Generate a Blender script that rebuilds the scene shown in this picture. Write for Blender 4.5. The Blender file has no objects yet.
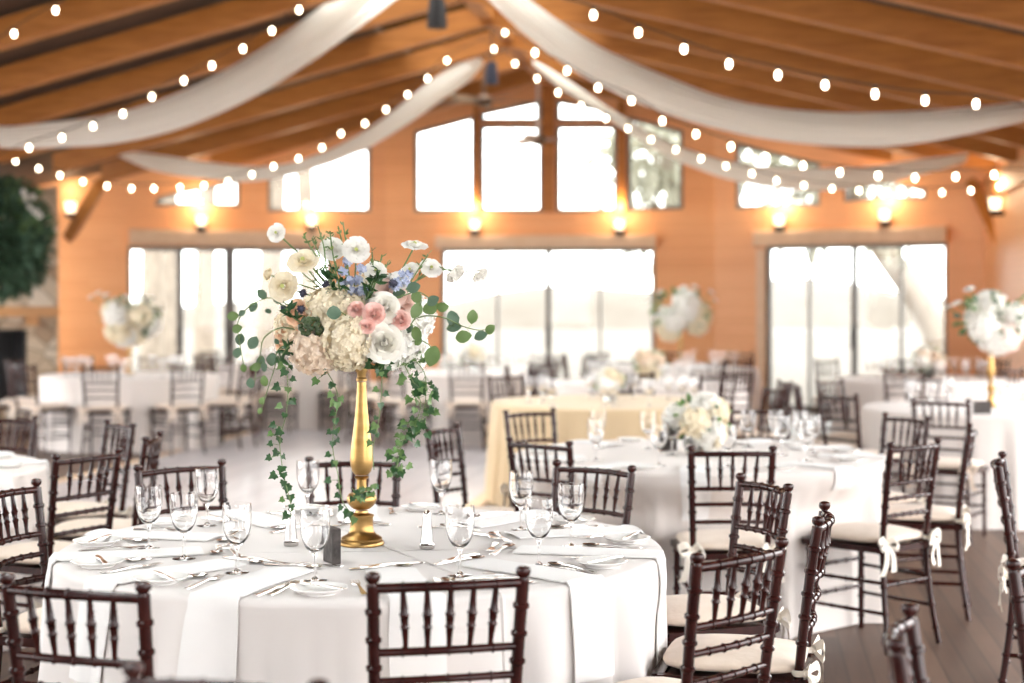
import bpy, bmesh, math, random
from mathutils import Vector, Matrix, Euler

RND = random.Random(11)
PI = math.pi
SC = bpy.context.scene
COL = SC.collection

# ------------------------------------------------------------------ camera model
F, CX, HY, H = 1567.0, 512.0, 304.0, 1.52

def P(x, y, Y):
    return Vector(((x - CX) / F * Y, Y, H - (y - HY) / F * Y))

def on_top(x, y, z=0.762):
    Y = F * (H - z) / (y - HY)
    return Vector(((x - CX) / F * Y, Y, z))

# building axes: u across the hall, v along the ridge
RU, AV = Vector((.9888, -.1495)), Vector((.1495, .9888))
UR = -2.9

def W(u, v, z=0.0):
    return Vector((u * RU.x + v * AV.x, u * RU.y + v * AV.y, z))

def roof_z(u):
    return 4.65 - .25 * abs(u - UR)

# ------------------------------------------------------------------ materials
def mat(name, col, rough=.5, metal=0.0, spec=.5, noise=None, bump=None, emit=None, sheen=0.0, trans=0.0):
    """noise=(scale, colour2, stretch xyz); bump=(scale, strength, stretch)"""
    m = bpy.data.materials.new(name)
    m.use_nodes = True
    nt = m.node_tree
    b = nt.nodes['Principled BSDF']
    b.inputs['Base Color'].default_value = (*col, 1)
    b.inputs['Roughness'].default_value = rough
    b.inputs['Metallic'].default_value = metal
    b.inputs['Specular IOR Level'].default_value = spec
    if sheen:
        b.inputs['Sheen Weight'].default_value = sheen
    if trans:
        b.inputs['Transmission Weight'].default_value = trans
    if emit:
        b.inputs['Emission Color'].default_value = (*emit[0], 1)
        b.inputs['Emission Strength'].default_value = emit[1]
    if noise or bump:
        tc = nt.nodes.new('ShaderNodeTexCoord')
    if noise:
        mp = nt.nodes.new('ShaderNodeMapping')
        mp.inputs['Scale'].default_value = noise[2] if len(noise) > 2 else (1, 1, 1)
        nz = nt.nodes.new('ShaderNodeTexNoise')
        nz.inputs['Scale'].default_value = noise[0]
        nz.inputs['Detail'].default_value = 5
        rp = nt.nodes.new('ShaderNodeValToRGB')
        rp.color_ramp.elements[0].position = .35
        rp.color_ramp.elements[1].position = .65
        rp.color_ramp.elements[0].color = (*col, 1)
        rp.color_ramp.elements[1].color = (*noise[1], 1)
        nt.links.new(tc.outputs['Object'], mp.inputs[0])
        nt.links.new(mp.outputs[0], nz.inputs['Vector'])
        nt.links.new(nz.outputs['Fac'], rp.inputs[0])
        nt.links.new(rp.outputs[0], b.inputs['Base Color'])
    if bump:
        mp2 = nt.nodes.new('ShaderNodeMapping')
        mp2.inputs['Scale'].default_value = bump[2] if len(bump) > 2 else (1, 1, 1)
        nb = nt.nodes.new('ShaderNodeTexNoise')
        nb.inputs['Scale'].default_value = bump[0]
        bp = nt.nodes.new('ShaderNodeBump')
        bp.inputs['Strength'].default_value = bump[1]
        bp.inputs['Distance'].default_value = .01
        nt.links.new(tc.outputs['Object'], mp2.inputs[0])
        nt.links.new(mp2.outputs[0], nb.inputs['Vector'])
        nt.links.new(nb.outputs['Fac'], bp.inputs['Height'])
        nt.links.new(bp.outputs[0], b.inputs['Normal'])
    return m

def add_translucency(m, fac, col):
    nt = m.node_tree
    out = nt.nodes['Material Output']
    b = nt.nodes['Principled BSDF']
    t = nt.nodes.new('ShaderNodeBsdfTranslucent')
    t.inputs['Color'].default_value = (*col, 1)
    mx = nt.nodes.new('ShaderNodeMixShader')
    mx.inputs[0].default_value = fac
    nt.links.new(b.outputs[0], mx.inputs[1])
    nt.links.new(t.outputs[0], mx.inputs[2])
    nt.links.new(mx.outputs[0], out.inputs['Surface'])
    return m

def plank_mat(name, c1, c2, width, axis, length=2.2, rough=.5, groove=.5, coat=0.0, rot=0.0):
    """boards: 'axis' is the world axis across the boards after turning by rot about z"""
    m = bpy.data.materials.new(name)
    m.use_nodes = True
    nt = m.node_tree
    N, L = nt.nodes, nt.links
    b = N['Principled BSDF']
    b.inputs['Roughness'].default_value = rough
    b.inputs['Coat Weight'].default_value = coat
    b.inputs['Specular IOR Level'].default_value = .5 if axis == 'Z' else .36
    g = N.new('ShaderNodeNewGeometry')
    mp = N.new('ShaderNodeMapping')
    mp.inputs['Rotation'].default_value = (0, 0, rot)
    L.new(g.outputs['Position'], mp.inputs[0])
    sp = N.new('ShaderNodeSeparateXYZ')
    L.new(mp.outputs[0], sp.inputs[0])
    def mth(op, a, bb=None):
        n = N.new('ShaderNodeMath')
        n.operation = op
        for i, x in enumerate((a, bb)):
            if x is None:
                continue
            if isinstance(x, (int, float)):
                n.inputs[i].default_value = x
            else:
                L.new(x, n.inputs[i])
        return n.outputs[0]
    across = sp.outputs[axis]
    along = sp.outputs['Y' if axis == 'X' else 'X']
    q = mth('DIVIDE', across, width)
    idx = mth('FLOOR', q)
    fr = mth('FRACT', q)
    wn = N.new('ShaderNodeTexWhiteNoise')
    wn.noise_dimensions = '1D'
    L.new(idx, wn.inputs['W'])
    # end joints shift with the board
    al = mth('ADD', mth('DIVIDE', along, length), wn.outputs['Value'])
    idx2 = mth('ADD', mth('MULTIPLY', mth('FLOOR', al), 7.31), mth('MULTIPLY', idx, 1.7))
    wn2 = N.new('ShaderNodeTexWhiteNoise')
    wn2.noise_dimensions = '1D'
    L.new(idx2, wn2.inputs['W'])
    nz = N.new('ShaderNodeTexNoise')
    nz.inputs['Scale'].default_value = 3.0
    nz.inputs['Detail'].default_value = 6
    mp2 = N.new('ShaderNodeMapping')
    sc = {'X': (9, .8, 9), 'Y': (.8, 9, 9), 'Z': (.8, .8, 14)}[axis]
    mp2.inputs['Scale'].default_value = sc
    L.new(mp.outputs[0], mp2.inputs[0])
    L.new(mp2.outputs[0], nz.inputs['Vector'])
    fac = mth('ADD', mth('MULTIPLY', wn2.outputs['Value'], .55), mth('MULTIPLY', nz.outputs['Fac'], .5))
    rp = N.new('ShaderNodeValToRGB')
    rp.color_ramp.elements[0].color = (*c1, 1)
    rp.color_ramp.elements[1].color = (*c2, 1)
    L.new(fac, rp.inputs[0])
    edge = mth('MINIMUM', fr, mth('SUBTRACT', 1.0, fr))
    gr = N.new('ShaderNodeMapRange')
    gr.inputs['From Min'].default_value = 0.0
    gr.inputs['From Max'].default_value = .05 if axis == 'Z' else .11
    gr.inputs['To Min'].default_value = 1 - groove
    L.new(edge, gr.inputs['Value'])
    mx = N.new('ShaderNodeMix')
    mx.data_type = 'RGBA'
    mx.blend_type = 'MULTIPLY'
    mx.inputs['Factor'].default_value = 1
    L.new(rp.outputs[0], mx.inputs['A'])
    L.new(gr.outputs[0], mx.inputs['B'])
    L.new(mx.outputs['Result'], b.inputs['Base Color'])
    bp = N.new('ShaderNodeBump')
    bp.inputs['Strength'].default_value = .4 if axis == 'Z' else .05
    bp.inputs['Distance'].default_value = .01
    L.new(gr.outputs[0], bp.inputs['Height'])
    L.new(bp.outputs[0], b.inputs['Normal'])
    return m

def stone_mat(name):
    m = bpy.data.materials.new(name)
    m.use_nodes = True
    nt = m.node_tree
    N, L = nt.nodes, nt.links
    b = N['Principled BSDF']
    b.inputs['Roughness'].default_value = .85
    tc = N.new('ShaderNodeTexCoord')
    vo = N.new('ShaderNodeTexVoronoi')
    vo.inputs['Scale'].default_value = 4.2
    ve = N.new('ShaderNodeTexVoronoi')
    ve.feature = 'DISTANCE_TO_EDGE'
    ve.inputs['Scale'].default_value = 4.2
    L.new(tc.outputs['Object'], vo.inputs['Vector'])
    L.new(tc.outputs['Object'], ve.inputs['Vector'])
    rp = N.new('ShaderNodeValToRGB')
    e = rp.color_ramp.elements
    e[0].color = (.42, .30, .20, 1)
    e[1].color = (.78, .70, .58, 1)
    n = e.new(.5)
    n.color = (.62, .50, .36, 1)
    sp = N.new('ShaderNodeSeparateColor')
    L.new(vo.outputs['Color'], sp.inputs[0])
    L.new(sp.outputs[0], rp.inputs[0])
    r2 = N.new('ShaderNodeValToRGB')
    r2.color_ramp.elements[0].color = (.55, .5, .44, 1)
    r2.color_ramp.elements[1].position = .06
    L.new(ve.outputs['Distance'], r2.inputs[0])
    mx = N.new('ShaderNodeMix')
    mx.data_type = 'RGBA'
    mx.blend_type = 'MULTIPLY'
    mx.inputs['Factor'].default_value = 1
    L.new(rp.outputs[0], mx.inputs['A'])
    L.new(r2.outputs[0], mx.inputs['B'])
    L.new(mx.outputs['Result'], b.inputs['Base Color'])
    bp = N.new('ShaderNodeBump')
    bp.inputs['Distance'].default_value = .03
    L.new(r2.outputs[0], bp.inputs['Height'])
    L.new(bp.outputs[0], b.inputs['Normal'])
    return m

def cloth_mat(name, col, crease=None, trans=.12):
    m = mat(name, col, .85, 0, .2, sheen=.25)
    nt = m.node_tree
    N, L = nt.nodes, nt.links
    b = N['Principled BSDF']
    tc = N.new('ShaderNodeTexCoord')
    nz = N.new('ShaderNodeTexNoise')
    nz.inputs['Scale'].default_value = 3.0
    nz.inputs['Detail'].default_value = 3
    L.new(tc.outputs['Object'], nz.inputs['Vector'])
    h = nz.outputs['Fac']
    if crease:
        for ang, off in crease:
            mp = N.new('ShaderNodeMapping')
            mp.inputs['Rotation'].default_value = (0, 0, ang)
            L.new(tc.outputs['Object'], mp.inputs[0])
            sp = N.new('ShaderNodeSeparateXYZ')
            L.new(mp.outputs[0], sp.inputs[0])
            su = N.new('ShaderNodeMath')
            su.operation = 'SUBTRACT'
            su.inputs[1].default_value = off
            L.new(sp.outputs['X'], su.inputs[0])
            ab = N.new('ShaderNodeMath')
            ab.operation = 'ABSOLUTE'
            L.new(su.outputs[0], ab.inputs[0])
            mr = N.new('ShaderNodeMapRange')
            mr.inputs['From Max'].default_value = .009
            mr.inputs['To Min'].default_value = 3.0
            mr.inputs['To Max'].default_value = 0
            L.new(ab.outputs[0], mr.inputs['Value'])
            ad = N.new('ShaderNodeMath')
            L.new(h, ad.inputs[0])
            L.new(mr.outputs[0], ad.inputs[1])
            h = ad.outputs[0]
    bp = N.new('ShaderNodeBump')
    bp.inputs['Strength'].default_value = .5
    bp.inputs['Distance'].default_value = .008
    L.new(h, bp.inputs['Height'])
    L.new(bp.outputs[0], b.inputs['Normal'])
    if trans:
        add_translucency(m, trans, col)
    return m

def pane_mat():
    m = bpy.data.materials.new('window_glass')
    m.use_nodes = True
    nt = m.node_tree
    N, L = nt.nodes, nt.links
    out = N['Material Output']
    N.remove(N['Principled BSDF'])
    t = N.new('ShaderNodeBsdfTransparent')
    t.inputs[0].default_value = (.96, .98, .97, 1)
    g = N.new('ShaderNodeBsdfGlossy')
    g.inputs['Roughness'].default_value = .02
    fr = N.new('ShaderNodeFresnel')
    fr.inputs[0].default_value = 1.3
    mx = N.new('ShaderNodeMixShader')
    L.new(fr.outputs[0], mx.inputs[0])
    L.new(t.outputs[0], mx.inputs[1])
    L.new(g.outputs[0], mx.inputs[2])
    L.new(mx.outputs[0], out.inputs['Surface'])
    return m

def glass_mat():
    m = bpy.data.materials.new('stemware_glass')
    m.use_nodes = True
    nt = m.node_tree
    b = nt.nodes['Principled BSDF']
    b.inputs['Base Color'].default_value = (.99, .99, .99, 1)
    b.inputs['Roughness'].default_value = .0
    b.inputs['IOR'].default_value = 1.46
    b.inputs['Transmission Weight'].default_value = 1.0
    return m

M = {}
M['wood_wall'] = plank_mat('orange_shiplap', (.80, .36, .15), (.90, .46, .21), .085, 'Z', 2.6, .45, .45)
M['floor'] = plank_mat('brown_floor_boards', (.040, .020, .013), (.165, .098, .066), .10, 'X', 1.4, .45, .45, 0, rot=math.radians(8.6))
M['dance'] = plank_mat('grey_dance_parquet', (.42, .375, .385), (.52, .475, .48), .3, 'X', .3, .28, .25, 0, rot=math.radians(8.6))
M['beam'] = mat('amber_beam_wood', (.37, .128, .022), .5, noise=(2.2, (.50, .19, .038), (.7, 6, 9)))
M['deck'] = mat('dark_roof_deck', (.055, .03, .017), .7, noise=(3, (.09, .05, .028)))
M['bounce_white'] = mat('added_wall_white', (.74, .76, .78), .85, noise=(3, (.78, .80, .82)), bump=(25, .2))  # only for the added end wall, white for cooler bounced light
M['stone'] = stone_mat('tan_fieldstone')
M['mantel'] = mat('mantel_wood', (.55, .27, .10), .5, noise=(4, (.65, .34, .14), (1, 8, 8)))
M['black'] = mat('matt_black', (.012, .012, .014), .6, noise=(30, (.02, .02, .022)))
M['navy'] = mat('navy_black_housing', (.022, .026, .05), .5, noise=(30, (.03, .035, .06)))
M['frame_dark'] = mat('bronze_window_frame', (.15, .14, .13), .5, noise=(20, (.18, .165, .15)))
M['frame_pale'] = mat('pale_trim', (.72, .50, .32), .6, noise=(8, (.78, .56, .38)))
M['pane'] = pane_mat()
M['glass'] = glass_mat()
M['mahogany'] = mat('mahogany_lacquer', (.022, .0040, .0034), .22, 0, .3, noise=(9, (.040, .0085, .0065), (3, 3, 1)))
M['mahogany'].node_tree.nodes['Principled BSDF'].inputs['Coat Weight'].default_value = .05
M['mahogany'].node_tree.nodes['Principled BSDF'].inputs['Coat Roughness'].default_value = .12
M['cushion'] = mat('ivory_cushion', (.70, .575, .47), .9, 0, .2, noise=(14, (.75, .63, .53)), bump=(40, .3), sheen=.2)
M['ribbon'] = mat('ivory_ribbon', (.86, .79, .69), .8, 0, .2, noise=(20, (.9, .84, .75)))
M['cloth_main'] = cloth_mat('white_linen_main', (.79, .742, .718), [(math.radians(-25), 0.051), (math.radians(-96.5), -.13)])
M['cloth'] = cloth_mat('white_linen', (.80, .735, .695))
M['cloth_tan'] = cloth_mat('champagne_linen', (.70, .535, .335))
M['napkin'] = cloth_mat('white_napkin', (.86, .84, .83), None, .08)
M['china'] = mat('white_china', (.86, .85, .83), .15, 0, .5, noise=(5, (.88, .87, .85)))
M['silver'] = mat('polished_silver', (.78, .75, .73), .22, 1.0, noise=(12, (.84, .81, .79)))
M['shaker_metal'] = mat('shaker_metal', (.40, .38, .36), .2, 1.0, noise=(25, (.55, .52, .5)))
M['gold'] = mat('brushed_gold', (.37, .215, .072), .38, 1.0, noise=(7, (.47, .295, .115), (1, 1, 5)), bump=(30, .1))
M['slate'] = mat('slate_block', (.035, .028, .026), .7, noise=(35, (.075, .06, .054)), bump=(60, .4))
M['drape'] = add_translucency(mat('sheer_ivory_drape', (.92, .90, .86), .9, 0, .1, noise=(3, (.94, .92, .88)), sheen=.3), .6, (.96, .94, .90))
M['bulb'] = mat('warm_bulb', (1, .9, .7), .3, noise=(3, (1, .88, .68)), emit=((1.0, .86, .62), 14))
M['cord'] = mat('dark_cord', (.05, .035, .025), .6, noise=(40, (.07, .05, .03)))
M['lamp'] = mat('sconce_glass', (1, .8, .5), .3, noise=(3, (1, .78, .48)), emit=((1.0, .86, .60), 2.2))
def petal(name, c, c2, t=.16):
    return add_translucency(mat(name, c, .7, 0, .25, noise=(40, c2)), t, c)
M['cream'] = petal('cream_petal', (.86, .76, .56), (.90, .82, .66))
M['blush'] = petal('blush_petal', (.85, .69, .53), (.89, .76, .63))
M['white_petal'] = petal('white_petal', (.92, .90, .85), (.94, .93, .90), .28)
M['white_rose'] = petal('white_rose_petal', (.90, .87, .79), (.92, .90, .84), .1)
M['pink'] = petal('pink_petal', (.92, .62, .56), (.94, .70, .64))
M['pale_pink'] = petal('pale_pink_petal', (.88, .65, .57), (.9, .74, .67))
M['peach'] = petal('peach_petal', (.93, .65, .46), (.94, .71, .54))
M['blue'] = petal('blue_petal', (.44, .49, .68), (.60, .65, .80))
M['yellow_green'] = mat('yellow_green_centre', (.50, .55, .16), .7, noise=(60, (.6, .62, .25)))
M['euc'] = add_translucency(mat('eucalyptus_leaf', (.085, .145, .10), .5, noise=(18, (.14, .22, .155))), .2, (.1, .2, .08))
M['euc_light'] = add_translucency(mat('light_eucalyptus_leaf', (.125, .205, .07), .5, noise=(18, (.18, .27, .11))), .25, (.16, .28, .06))
M['ivy'] = add_translucency(mat('ivy_leaf', (.014, .055, .016), .4, noise=(25, (.035, .105, .032))), .12, (.04, .14, .02))
M['ivy_light'] = add_translucency(mat('pale_ivy_leaf', (.075, .175, .045), .45, noise=(25, (.21, .32, .13))), .2, (.15, .26, .06))
M['stem'] = mat('green_stem', (.12, .20, .06), .6, noise=(30, (.18, .26, .10)))
M['berry'] = mat('green_berry', (.022, .045, .010), .4, noise=(30, (.05, .085, .02)))
M['thistle'] = mat('dark_thistle', (.03, .035, .06), .7, noise=(60, (.06, .06, .1)))
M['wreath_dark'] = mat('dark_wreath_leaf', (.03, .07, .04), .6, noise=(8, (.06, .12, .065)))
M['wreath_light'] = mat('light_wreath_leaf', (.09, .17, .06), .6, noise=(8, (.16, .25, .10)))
M['grass'] = mat('dry_grass', (.095, .077, .060), .95, noise=(.6, (.115, .096, .078)))
M['bark'] = mat('grey_bark', (.19, .15, .12), .9, noise=(4, (.30, .25, .2), (4, 4, 1)))
M['tree_leaf'] = add_translucency(mat('tree_leaf', (.27, .265, .21), .8, noise=(1, (.36, .35, .29))), .4, (.38, .37, .28))
M['fan_white'] = mat('fan_white_blade', (.75, .70, .64), .5, noise=(8, (.8, .76, .7)))
M['fan_dark'] = mat('fan_bronze', (.12, .07, .04), .45, noise=(8, (.17, .1, .06)))

# ------------------------------------------------------------------ mesh building
class MB:
    def __init__(s):
        s.v, s.f, s.mi = [], [], []

    def add(s, vs, fs, m=0, X=None):
        b = len(s.v)
        s.v += [tuple(X @ Vector(p)) if X is not None else tuple(p) for p in vs]
        s.f += [tuple(b + i for i in q) for q in fs]
        s.mi += [m] * len(fs)
        return s

    def box(s, c, d, m=0, X=None):
        c = Vector(c)
        vs = [c + Vector((sx * d[0] / 2, sy * d[1] / 2, sz * d[2] / 2)) for sx in (-1, 1) for sy in (-1, 1) for sz in (-1, 1)]
        return s.add(vs, [(0, 1, 3, 2), (4, 6, 7, 5), (0, 4, 5, 1), (2, 3, 7, 6), (0, 2, 6, 4), (1, 5, 7, 3)], m, X)

    def sweep(s, pts, rad, n=8, m=0, X=None, flat=1.0):
        pts = [Vector(p) for p in pts]
        k = len(pts)
        if isinstance(rad, (int, float)):
            rad = [rad] * k
        t0 = (pts[1] - pts[0]).normalized()
        up = Vector((0, 0, 1)) if abs(t0.z) < .9 else Vector((1, 0, 0))
        nx = t0.cross(up).normalized()
        vs, fs = [], []
        for i in range(k):
            t = (pts[min(i + 1, k - 1)] - pts[max(i - 1, 0)])
            t = t.normalized() if t.length > 1e-9 else t0
            nx = (nx - t * nx.dot(t))
            nx = nx.normalized() if nx.length > 1e-6 else t.orthogonal().normalized()
            ny = t.cross(nx)
            for j in range(n):
                a = 2 * PI * j / n
                vs.append(pts[i] + nx * (rad[i] * math.cos(a)) + ny * (rad[i] * flat * math.sin(a)))
        for i in range(k - 1):
            for j in range(n):
                a, b2 = i * n + j, i * n + (j + 1) % n
                fs.append((a, b2, b2 + n, a + n))
        fs.append(tuple(reversed(range(n))))
        fs.append(tuple(range((k - 1) * n, k * n)))
        return s.add(vs, fs, m, X)

    def lathe(s, prof, n=24, m=0, X=None, c=(0, 0, 0)):
        vs, fs, rings = [], [], []
        for r, z in prof:
            if r < 1e-6:
                rings.append([len(vs)])
                vs.append((c[0], c[1], c[2] + z))
            else:
                rings.append(list(range(len(vs), len(vs) + n)))
                vs += [(c[0] + r * math.cos(2 * PI * j / n), c[1] + r * math.sin(2 * PI * j / n), c[2] + z) for j in range(n)]
        for a, b in zip(rings, rings[1:]):
            for j in range(n):
                k = (j + 1) % n
                if len(a) == 1 and len(b) == 1:
                    continue
                if len(a) == 1:
                    fs.append((a[0], b[k], b[j]))
                elif len(b) == 1:
                    fs.append((a[j], a[k], b[0]))
                else:
                    fs.append((a[j], a[k], b[k], b[j]))
        return s.add(vs, fs, m, X)

    def grid(s, fn, nu, nv, m=0, X=None, cu=False):
        vs = [fn(i / (nu if cu else nu - 1), j / (nv - 1)) for j in range(nv) for i in range(nu)]
        fs = []
        for j in range(nv - 1):
            for i in range(nu if cu else nu - 1):
                k = (i + 1) % nu
                fs.append((j * nu + i, j * nu + k, (j + 1) * nu + k, (j + 1) * nu + i))
        return s.add(vs, fs, m, X)

    def ball(s, c, r, m=0, nu=10, nv=7, sq=(1, 1, 1), X=None):
        c = Vector(c)
        prof = [(math.sin(PI * i / nv), -math.cos(PI * i / nv)) for i in range(nv + 1)]
        t = MB().lathe([(0 if i in (0, nv) else p[0], p[1]) for i, p in enumerate(prof)], nu)
        vs = [c + Vector((p[0] * r * sq[0], p[1] * r * sq[1], p[2] * r * sq[2])) for p in t.v]
        return s.add(vs, t.f, m, X)

    def join(s, o, X=None, m=None):
        b = len(s.v)
        s.v += [tuple(X @ Vector(p)) if X is not None else p for p in o.v]
        s.f += [tuple(b + i for i in q) for q in o.f]
        s.mi += [x if m is None else m for x in o.mi]
        return s

    def mesh(s, name, mats, smooth=True, sharp=40):
        me = bpy.data.meshes.new(name)
        me.from_pydata([tuple(p) for p in s.v], [], s.f)
        for m in (mats if isinstance(mats, (list, tuple)) else [mats]):
            me.materials.append(M[m] if isinstance(m, str) else m)
        me.polygons.foreach_set('material_index', s.mi)
        if smooth:
            me.polygons.foreach_set('use_smooth', [True] * len(s.f))
            me.set_sharp_from_angle(angle=math.radians(sharp))
        me.update()
        return me

def props(o, label=None, cat=None, group=None, kind=None):
    for k, x in (('label', label), ('category', cat), ('group', group), ('kind', kind)):
        if x:
            o[k] = x
    return o

def obj(name, mb, mats, parent=None, smooth=True, sharp=40):
    me = mb.mesh(name, mats, smooth, sharp) if isinstance(mb, MB) else mb
    o = bpy.data.objects.new(name, me)
    COL.objects.link(o)
    if parent is not None:
        o.parent = parent
    return o

def thing(name, label, cat, loc=(0, 0, 0), rot=0.0, group=None):
    o = bpy.data.objects.new(name, None)
    o.empty_display_size = .1
    COL.objects.link(o)
    o.location = loc
    o.rotation_euler = (0, 0, rot)
    return props(o, label, cat, group)

def dup(root, loc, rot, label, group=None):
    r = root.copy()
    COL.objects.link(r)
    r.location = loc
    r.rotation_euler = (0, 0, rot)
    r['label'] = label
    if group:
        r['group'] = group
    for ch in list(root.children):
        c = ch.copy()
        COL.objects.link(c)
        c.parent = r
        for g in list(ch.children):
            d = g.copy()
            COL.objects.link(d)
            d.parent = c
    return r

def struct(name, mb, mats, parent=None, smooth=False, label=None, cat=None):
    o = obj(name, mb, mats, parent, smooth)
    if parent is None:
        props(o, label, cat, None, 'structure')
    return o

def catmull(pts, n):
    pts = [Vector(p) for p in pts]
    out = []
    k = len(pts)
    for i in range(k - 1):
        p0, p1, p2, p3 = pts[max(i - 1, 0)], pts[i], pts[i + 1], pts[min(i + 2, k - 1)]
        for j in range(n):
            t = j / n
            out.append(.5 * ((2 * p1) + (p2 - p0) * t + (2 * p0 - 5 * p1 + 4 * p2 - p3) * t * t + (3 * p1 - p0 - 3 * p2 + p3) * t ** 3))
    out.append(pts[-1])
    return out

# ------------------------------------------------------------------ floor, roof, walls
def uvquad(us, vs, z):
    return [W(us[0], vs[0], z), W(us[1], vs[0], z), W(us[1], vs[1], z), W(us[0], vs[1], z)]

def slab(mb, us, vs, z0, z1, m=0):
    a, b = uvquad(us, vs, z0), uvquad(us, vs, z1)
    return mb.add(a + b, [(3, 2, 1, 0), (4, 5, 6, 7), (0, 1, 5, 4), (1, 2, 6, 5), (2, 3, 7, 6), (3, 0, 4, 7)], m)

struct('floor', slab(MB(), (-14, 9), (-3, 22.95), -.12, 0), 'floor', label='dark brown wooden plank floor of the hall', cat='floor')
struct('dance_floor', slab(MB(), (-5.75, -2.1), (8.4, 20.5), .001, .012), 'dance', label='pale grey polished dance floor panels', cat='dance floor')
for us, vs in (((-5.87, -5.75), (8.4, 20.5)), ((-2.1, -1.98), (8.4, 20.5))):
    struct('trim_9', slab(MB(), us, vs, .001, .012), 'frame_pale', label='pale edging strip of the dance floor', cat='trim')
struct('ground', slab(MB(), (-90, 90), (23.0, 150), -.5, -.14), 'grass', label='pale dry grass outside beyond the glass doors', cat='ground')

mb = MB()
V0, V1 = -3.0, 22.95
TOPLIGHT_GAPS = ((V0, 8.0, .70), (8.0, 20.6, 1.3))  # ridge gaps added for top light: start, end, half width
for s, ue in ((-1, -10.4), (1, 3.9)):
    for v0, v1, wd in TOPLIGHT_GAPS + ((20.6, V1, 0),):
        us = UR + s * wd
        zr, ze = roof_z(us) + .30, roof_z(ue) + .30
        a = [W(us, v0, zr), W(ue, v0, ze), W(ue, v1, ze), W(us, v1, zr)]
        b = [p + Vector((0, 0, .12)) for p in a]
        mb.add(a + b, [(0, 1, 2, 3), (7, 6, 5, 4), (0, 4, 5, 1), (1, 5, 6, 2), (2, 6, 7, 3), (3, 7, 4, 0)])
struct('ceiling', mb, 'deck', label='dark boarded underside of the pitched roof', cat='ceiling')

vlist = [8.4 + 1.5 * i for i in range(10)]
for v in vlist:
    for s, ue, side in ((-1, -10.2, 'left'), (1, 3.7, 'right')):
        w = .075
        if side == 'left' and v > 17:
            ue = -8.75
        mb = MB()
        pr = [(UR, roof_z(UR)), (ue, roof_z(ue)), (ue, roof_z(ue) + .25), (UR, roof_z(UR) + .25)]
        a = [W(u, v - w, z) for u, z in pr]
        b = [W(u, v + w, z) for u, z in pr]
        mb.add(a + b, [(0, 1, 2, 3), (7, 6, 5, 4), (0, 4, 5, 1), (1, 5, 6, 2), (2, 6, 7, 3), (3, 7, 4, 0)])
        struct('ceiling_beam', mb, 'beam', label='amber timber rafter sloping down from the ridge', cat='beam')
mb = MB()
slab(mb, (UR - .08, UR + .08), (7.5, 22.8), roof_z(UR) + .05, roof_z(UR) + .34)
struct('ceiling_beam', mb, 'beam', label='ridge beam running along the peak of the roof', cat='beam')
for u0 in (-9.75, 3.1):
    mb = MB()
    slab(mb, (u0 - .1, u0 + .1), (7.5, 16.9 if u0 < 0 else 20.9), roof_z(u0) - .28, roof_z(u0))
    struct('ceiling_beam', mb, 'beam', label='eave beam carrying the rafter ends', cat='beam')

P0, P1 = Vector((-1.88, 23.36)), Vector((2.93, 22.64))
P2 = P1 + 3.857 * Vector((.857, -.515))
P3 = P0 + 5.35 * Vector((-.970, -.242))

def wall_frame(A, B):
    d = (B - A).normalized()
    n = Vector((-d.y, d.x))          # outward (away from the camera) for walls listed left to right
    return d, n

def wpt(A, B, x, y):
    d, _ = wall_frame(A, B)
    k = (x - CX) / F
    s = (k * A.y - A.x) / (d.x - k * d.y)
    Y = A.y + s * d.y
    return s, H - (y - HY) / F * Y

def wxyz(A, B, s, z, o=0.0):
    d, n = wall_frame(A, B)
    q = A + d * s + n * o
    return Vector((q.x, q.y, z))

def roof_at(A, B, s):
    q = wxyz(A, B, s, 0)
    return roof_z(q.x * RU.x + q.y * RU.y)

def holed(A, B, outer, holes, th, name, mt, label, cat, parent=None, off=0.0):
    bm = bmesh.new()
    es = []
    for loop in [outer] + holes:
        vs = [bm.verts.new(wxyz(A, B, s, z, off)) for s, z in loop]
        es += [bm.edges.new((vs[i], vs[(i + 1) % len(vs)])) for i in range(len(vs))]
    d, n = wall_frame(A, B)
    r = bmesh.ops.triangle_fill(bm, edges=es, use_beauty=True, normal=Vector((-n.x, -n.y, 0)))
    fs = [g for g in r['geom'] if isinstance(g, bmesh.types.BMFace)]
    ex = bmesh.ops.extrude_face_region(bm, geom=fs)
    bmesh.ops.translate(bm, verts=[g for g in ex['geom'] if isinstance(g, bmesh.types.BMVert)], vec=Vector((n.x, n.y, 0)) * th)
    bmesh.ops.recalc_face_normals(bm, faces=bm.faces)
    me = bpy.data.meshes.new(name)
    bm.to_mesh(me)
    bm.free()
    me.materials.append(M[mt])
    o = bpy.data.objects.new(name, me)
    COL.objects.link(o)
    if parent:
        o.parent = parent
    else:
        props(o, label, cat, None, 'structure')
    return o

def inset(poly, t):
    c = Vector((sum(p[0] for p in poly) / len(poly), sum(p[1] for p in poly) / len(poly)))
    n = len(poly)
    out = []
    for i in range(n):
        p0, p1, p2 = (Vector(poly[(i + k) % n]) for k in (-1, 0, 1))
        d1, d2 = (p1 - p0).normalized(), (p2 - p1).normalized()
        n1, n2 = Vector((-d1.y, d1.x)), Vector((-d2.y, d2.x))
        if n1.dot(c - p1) < 0:
            n1 = -n1
        if n2.dot(c - p1) < 0:
            n2 = -n2
        k = (n1 + n2)
        k = k / max(.3, (1 + n1.dot(n2)))
        out.append(tuple(p1 + k * t))
    return out

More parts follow.
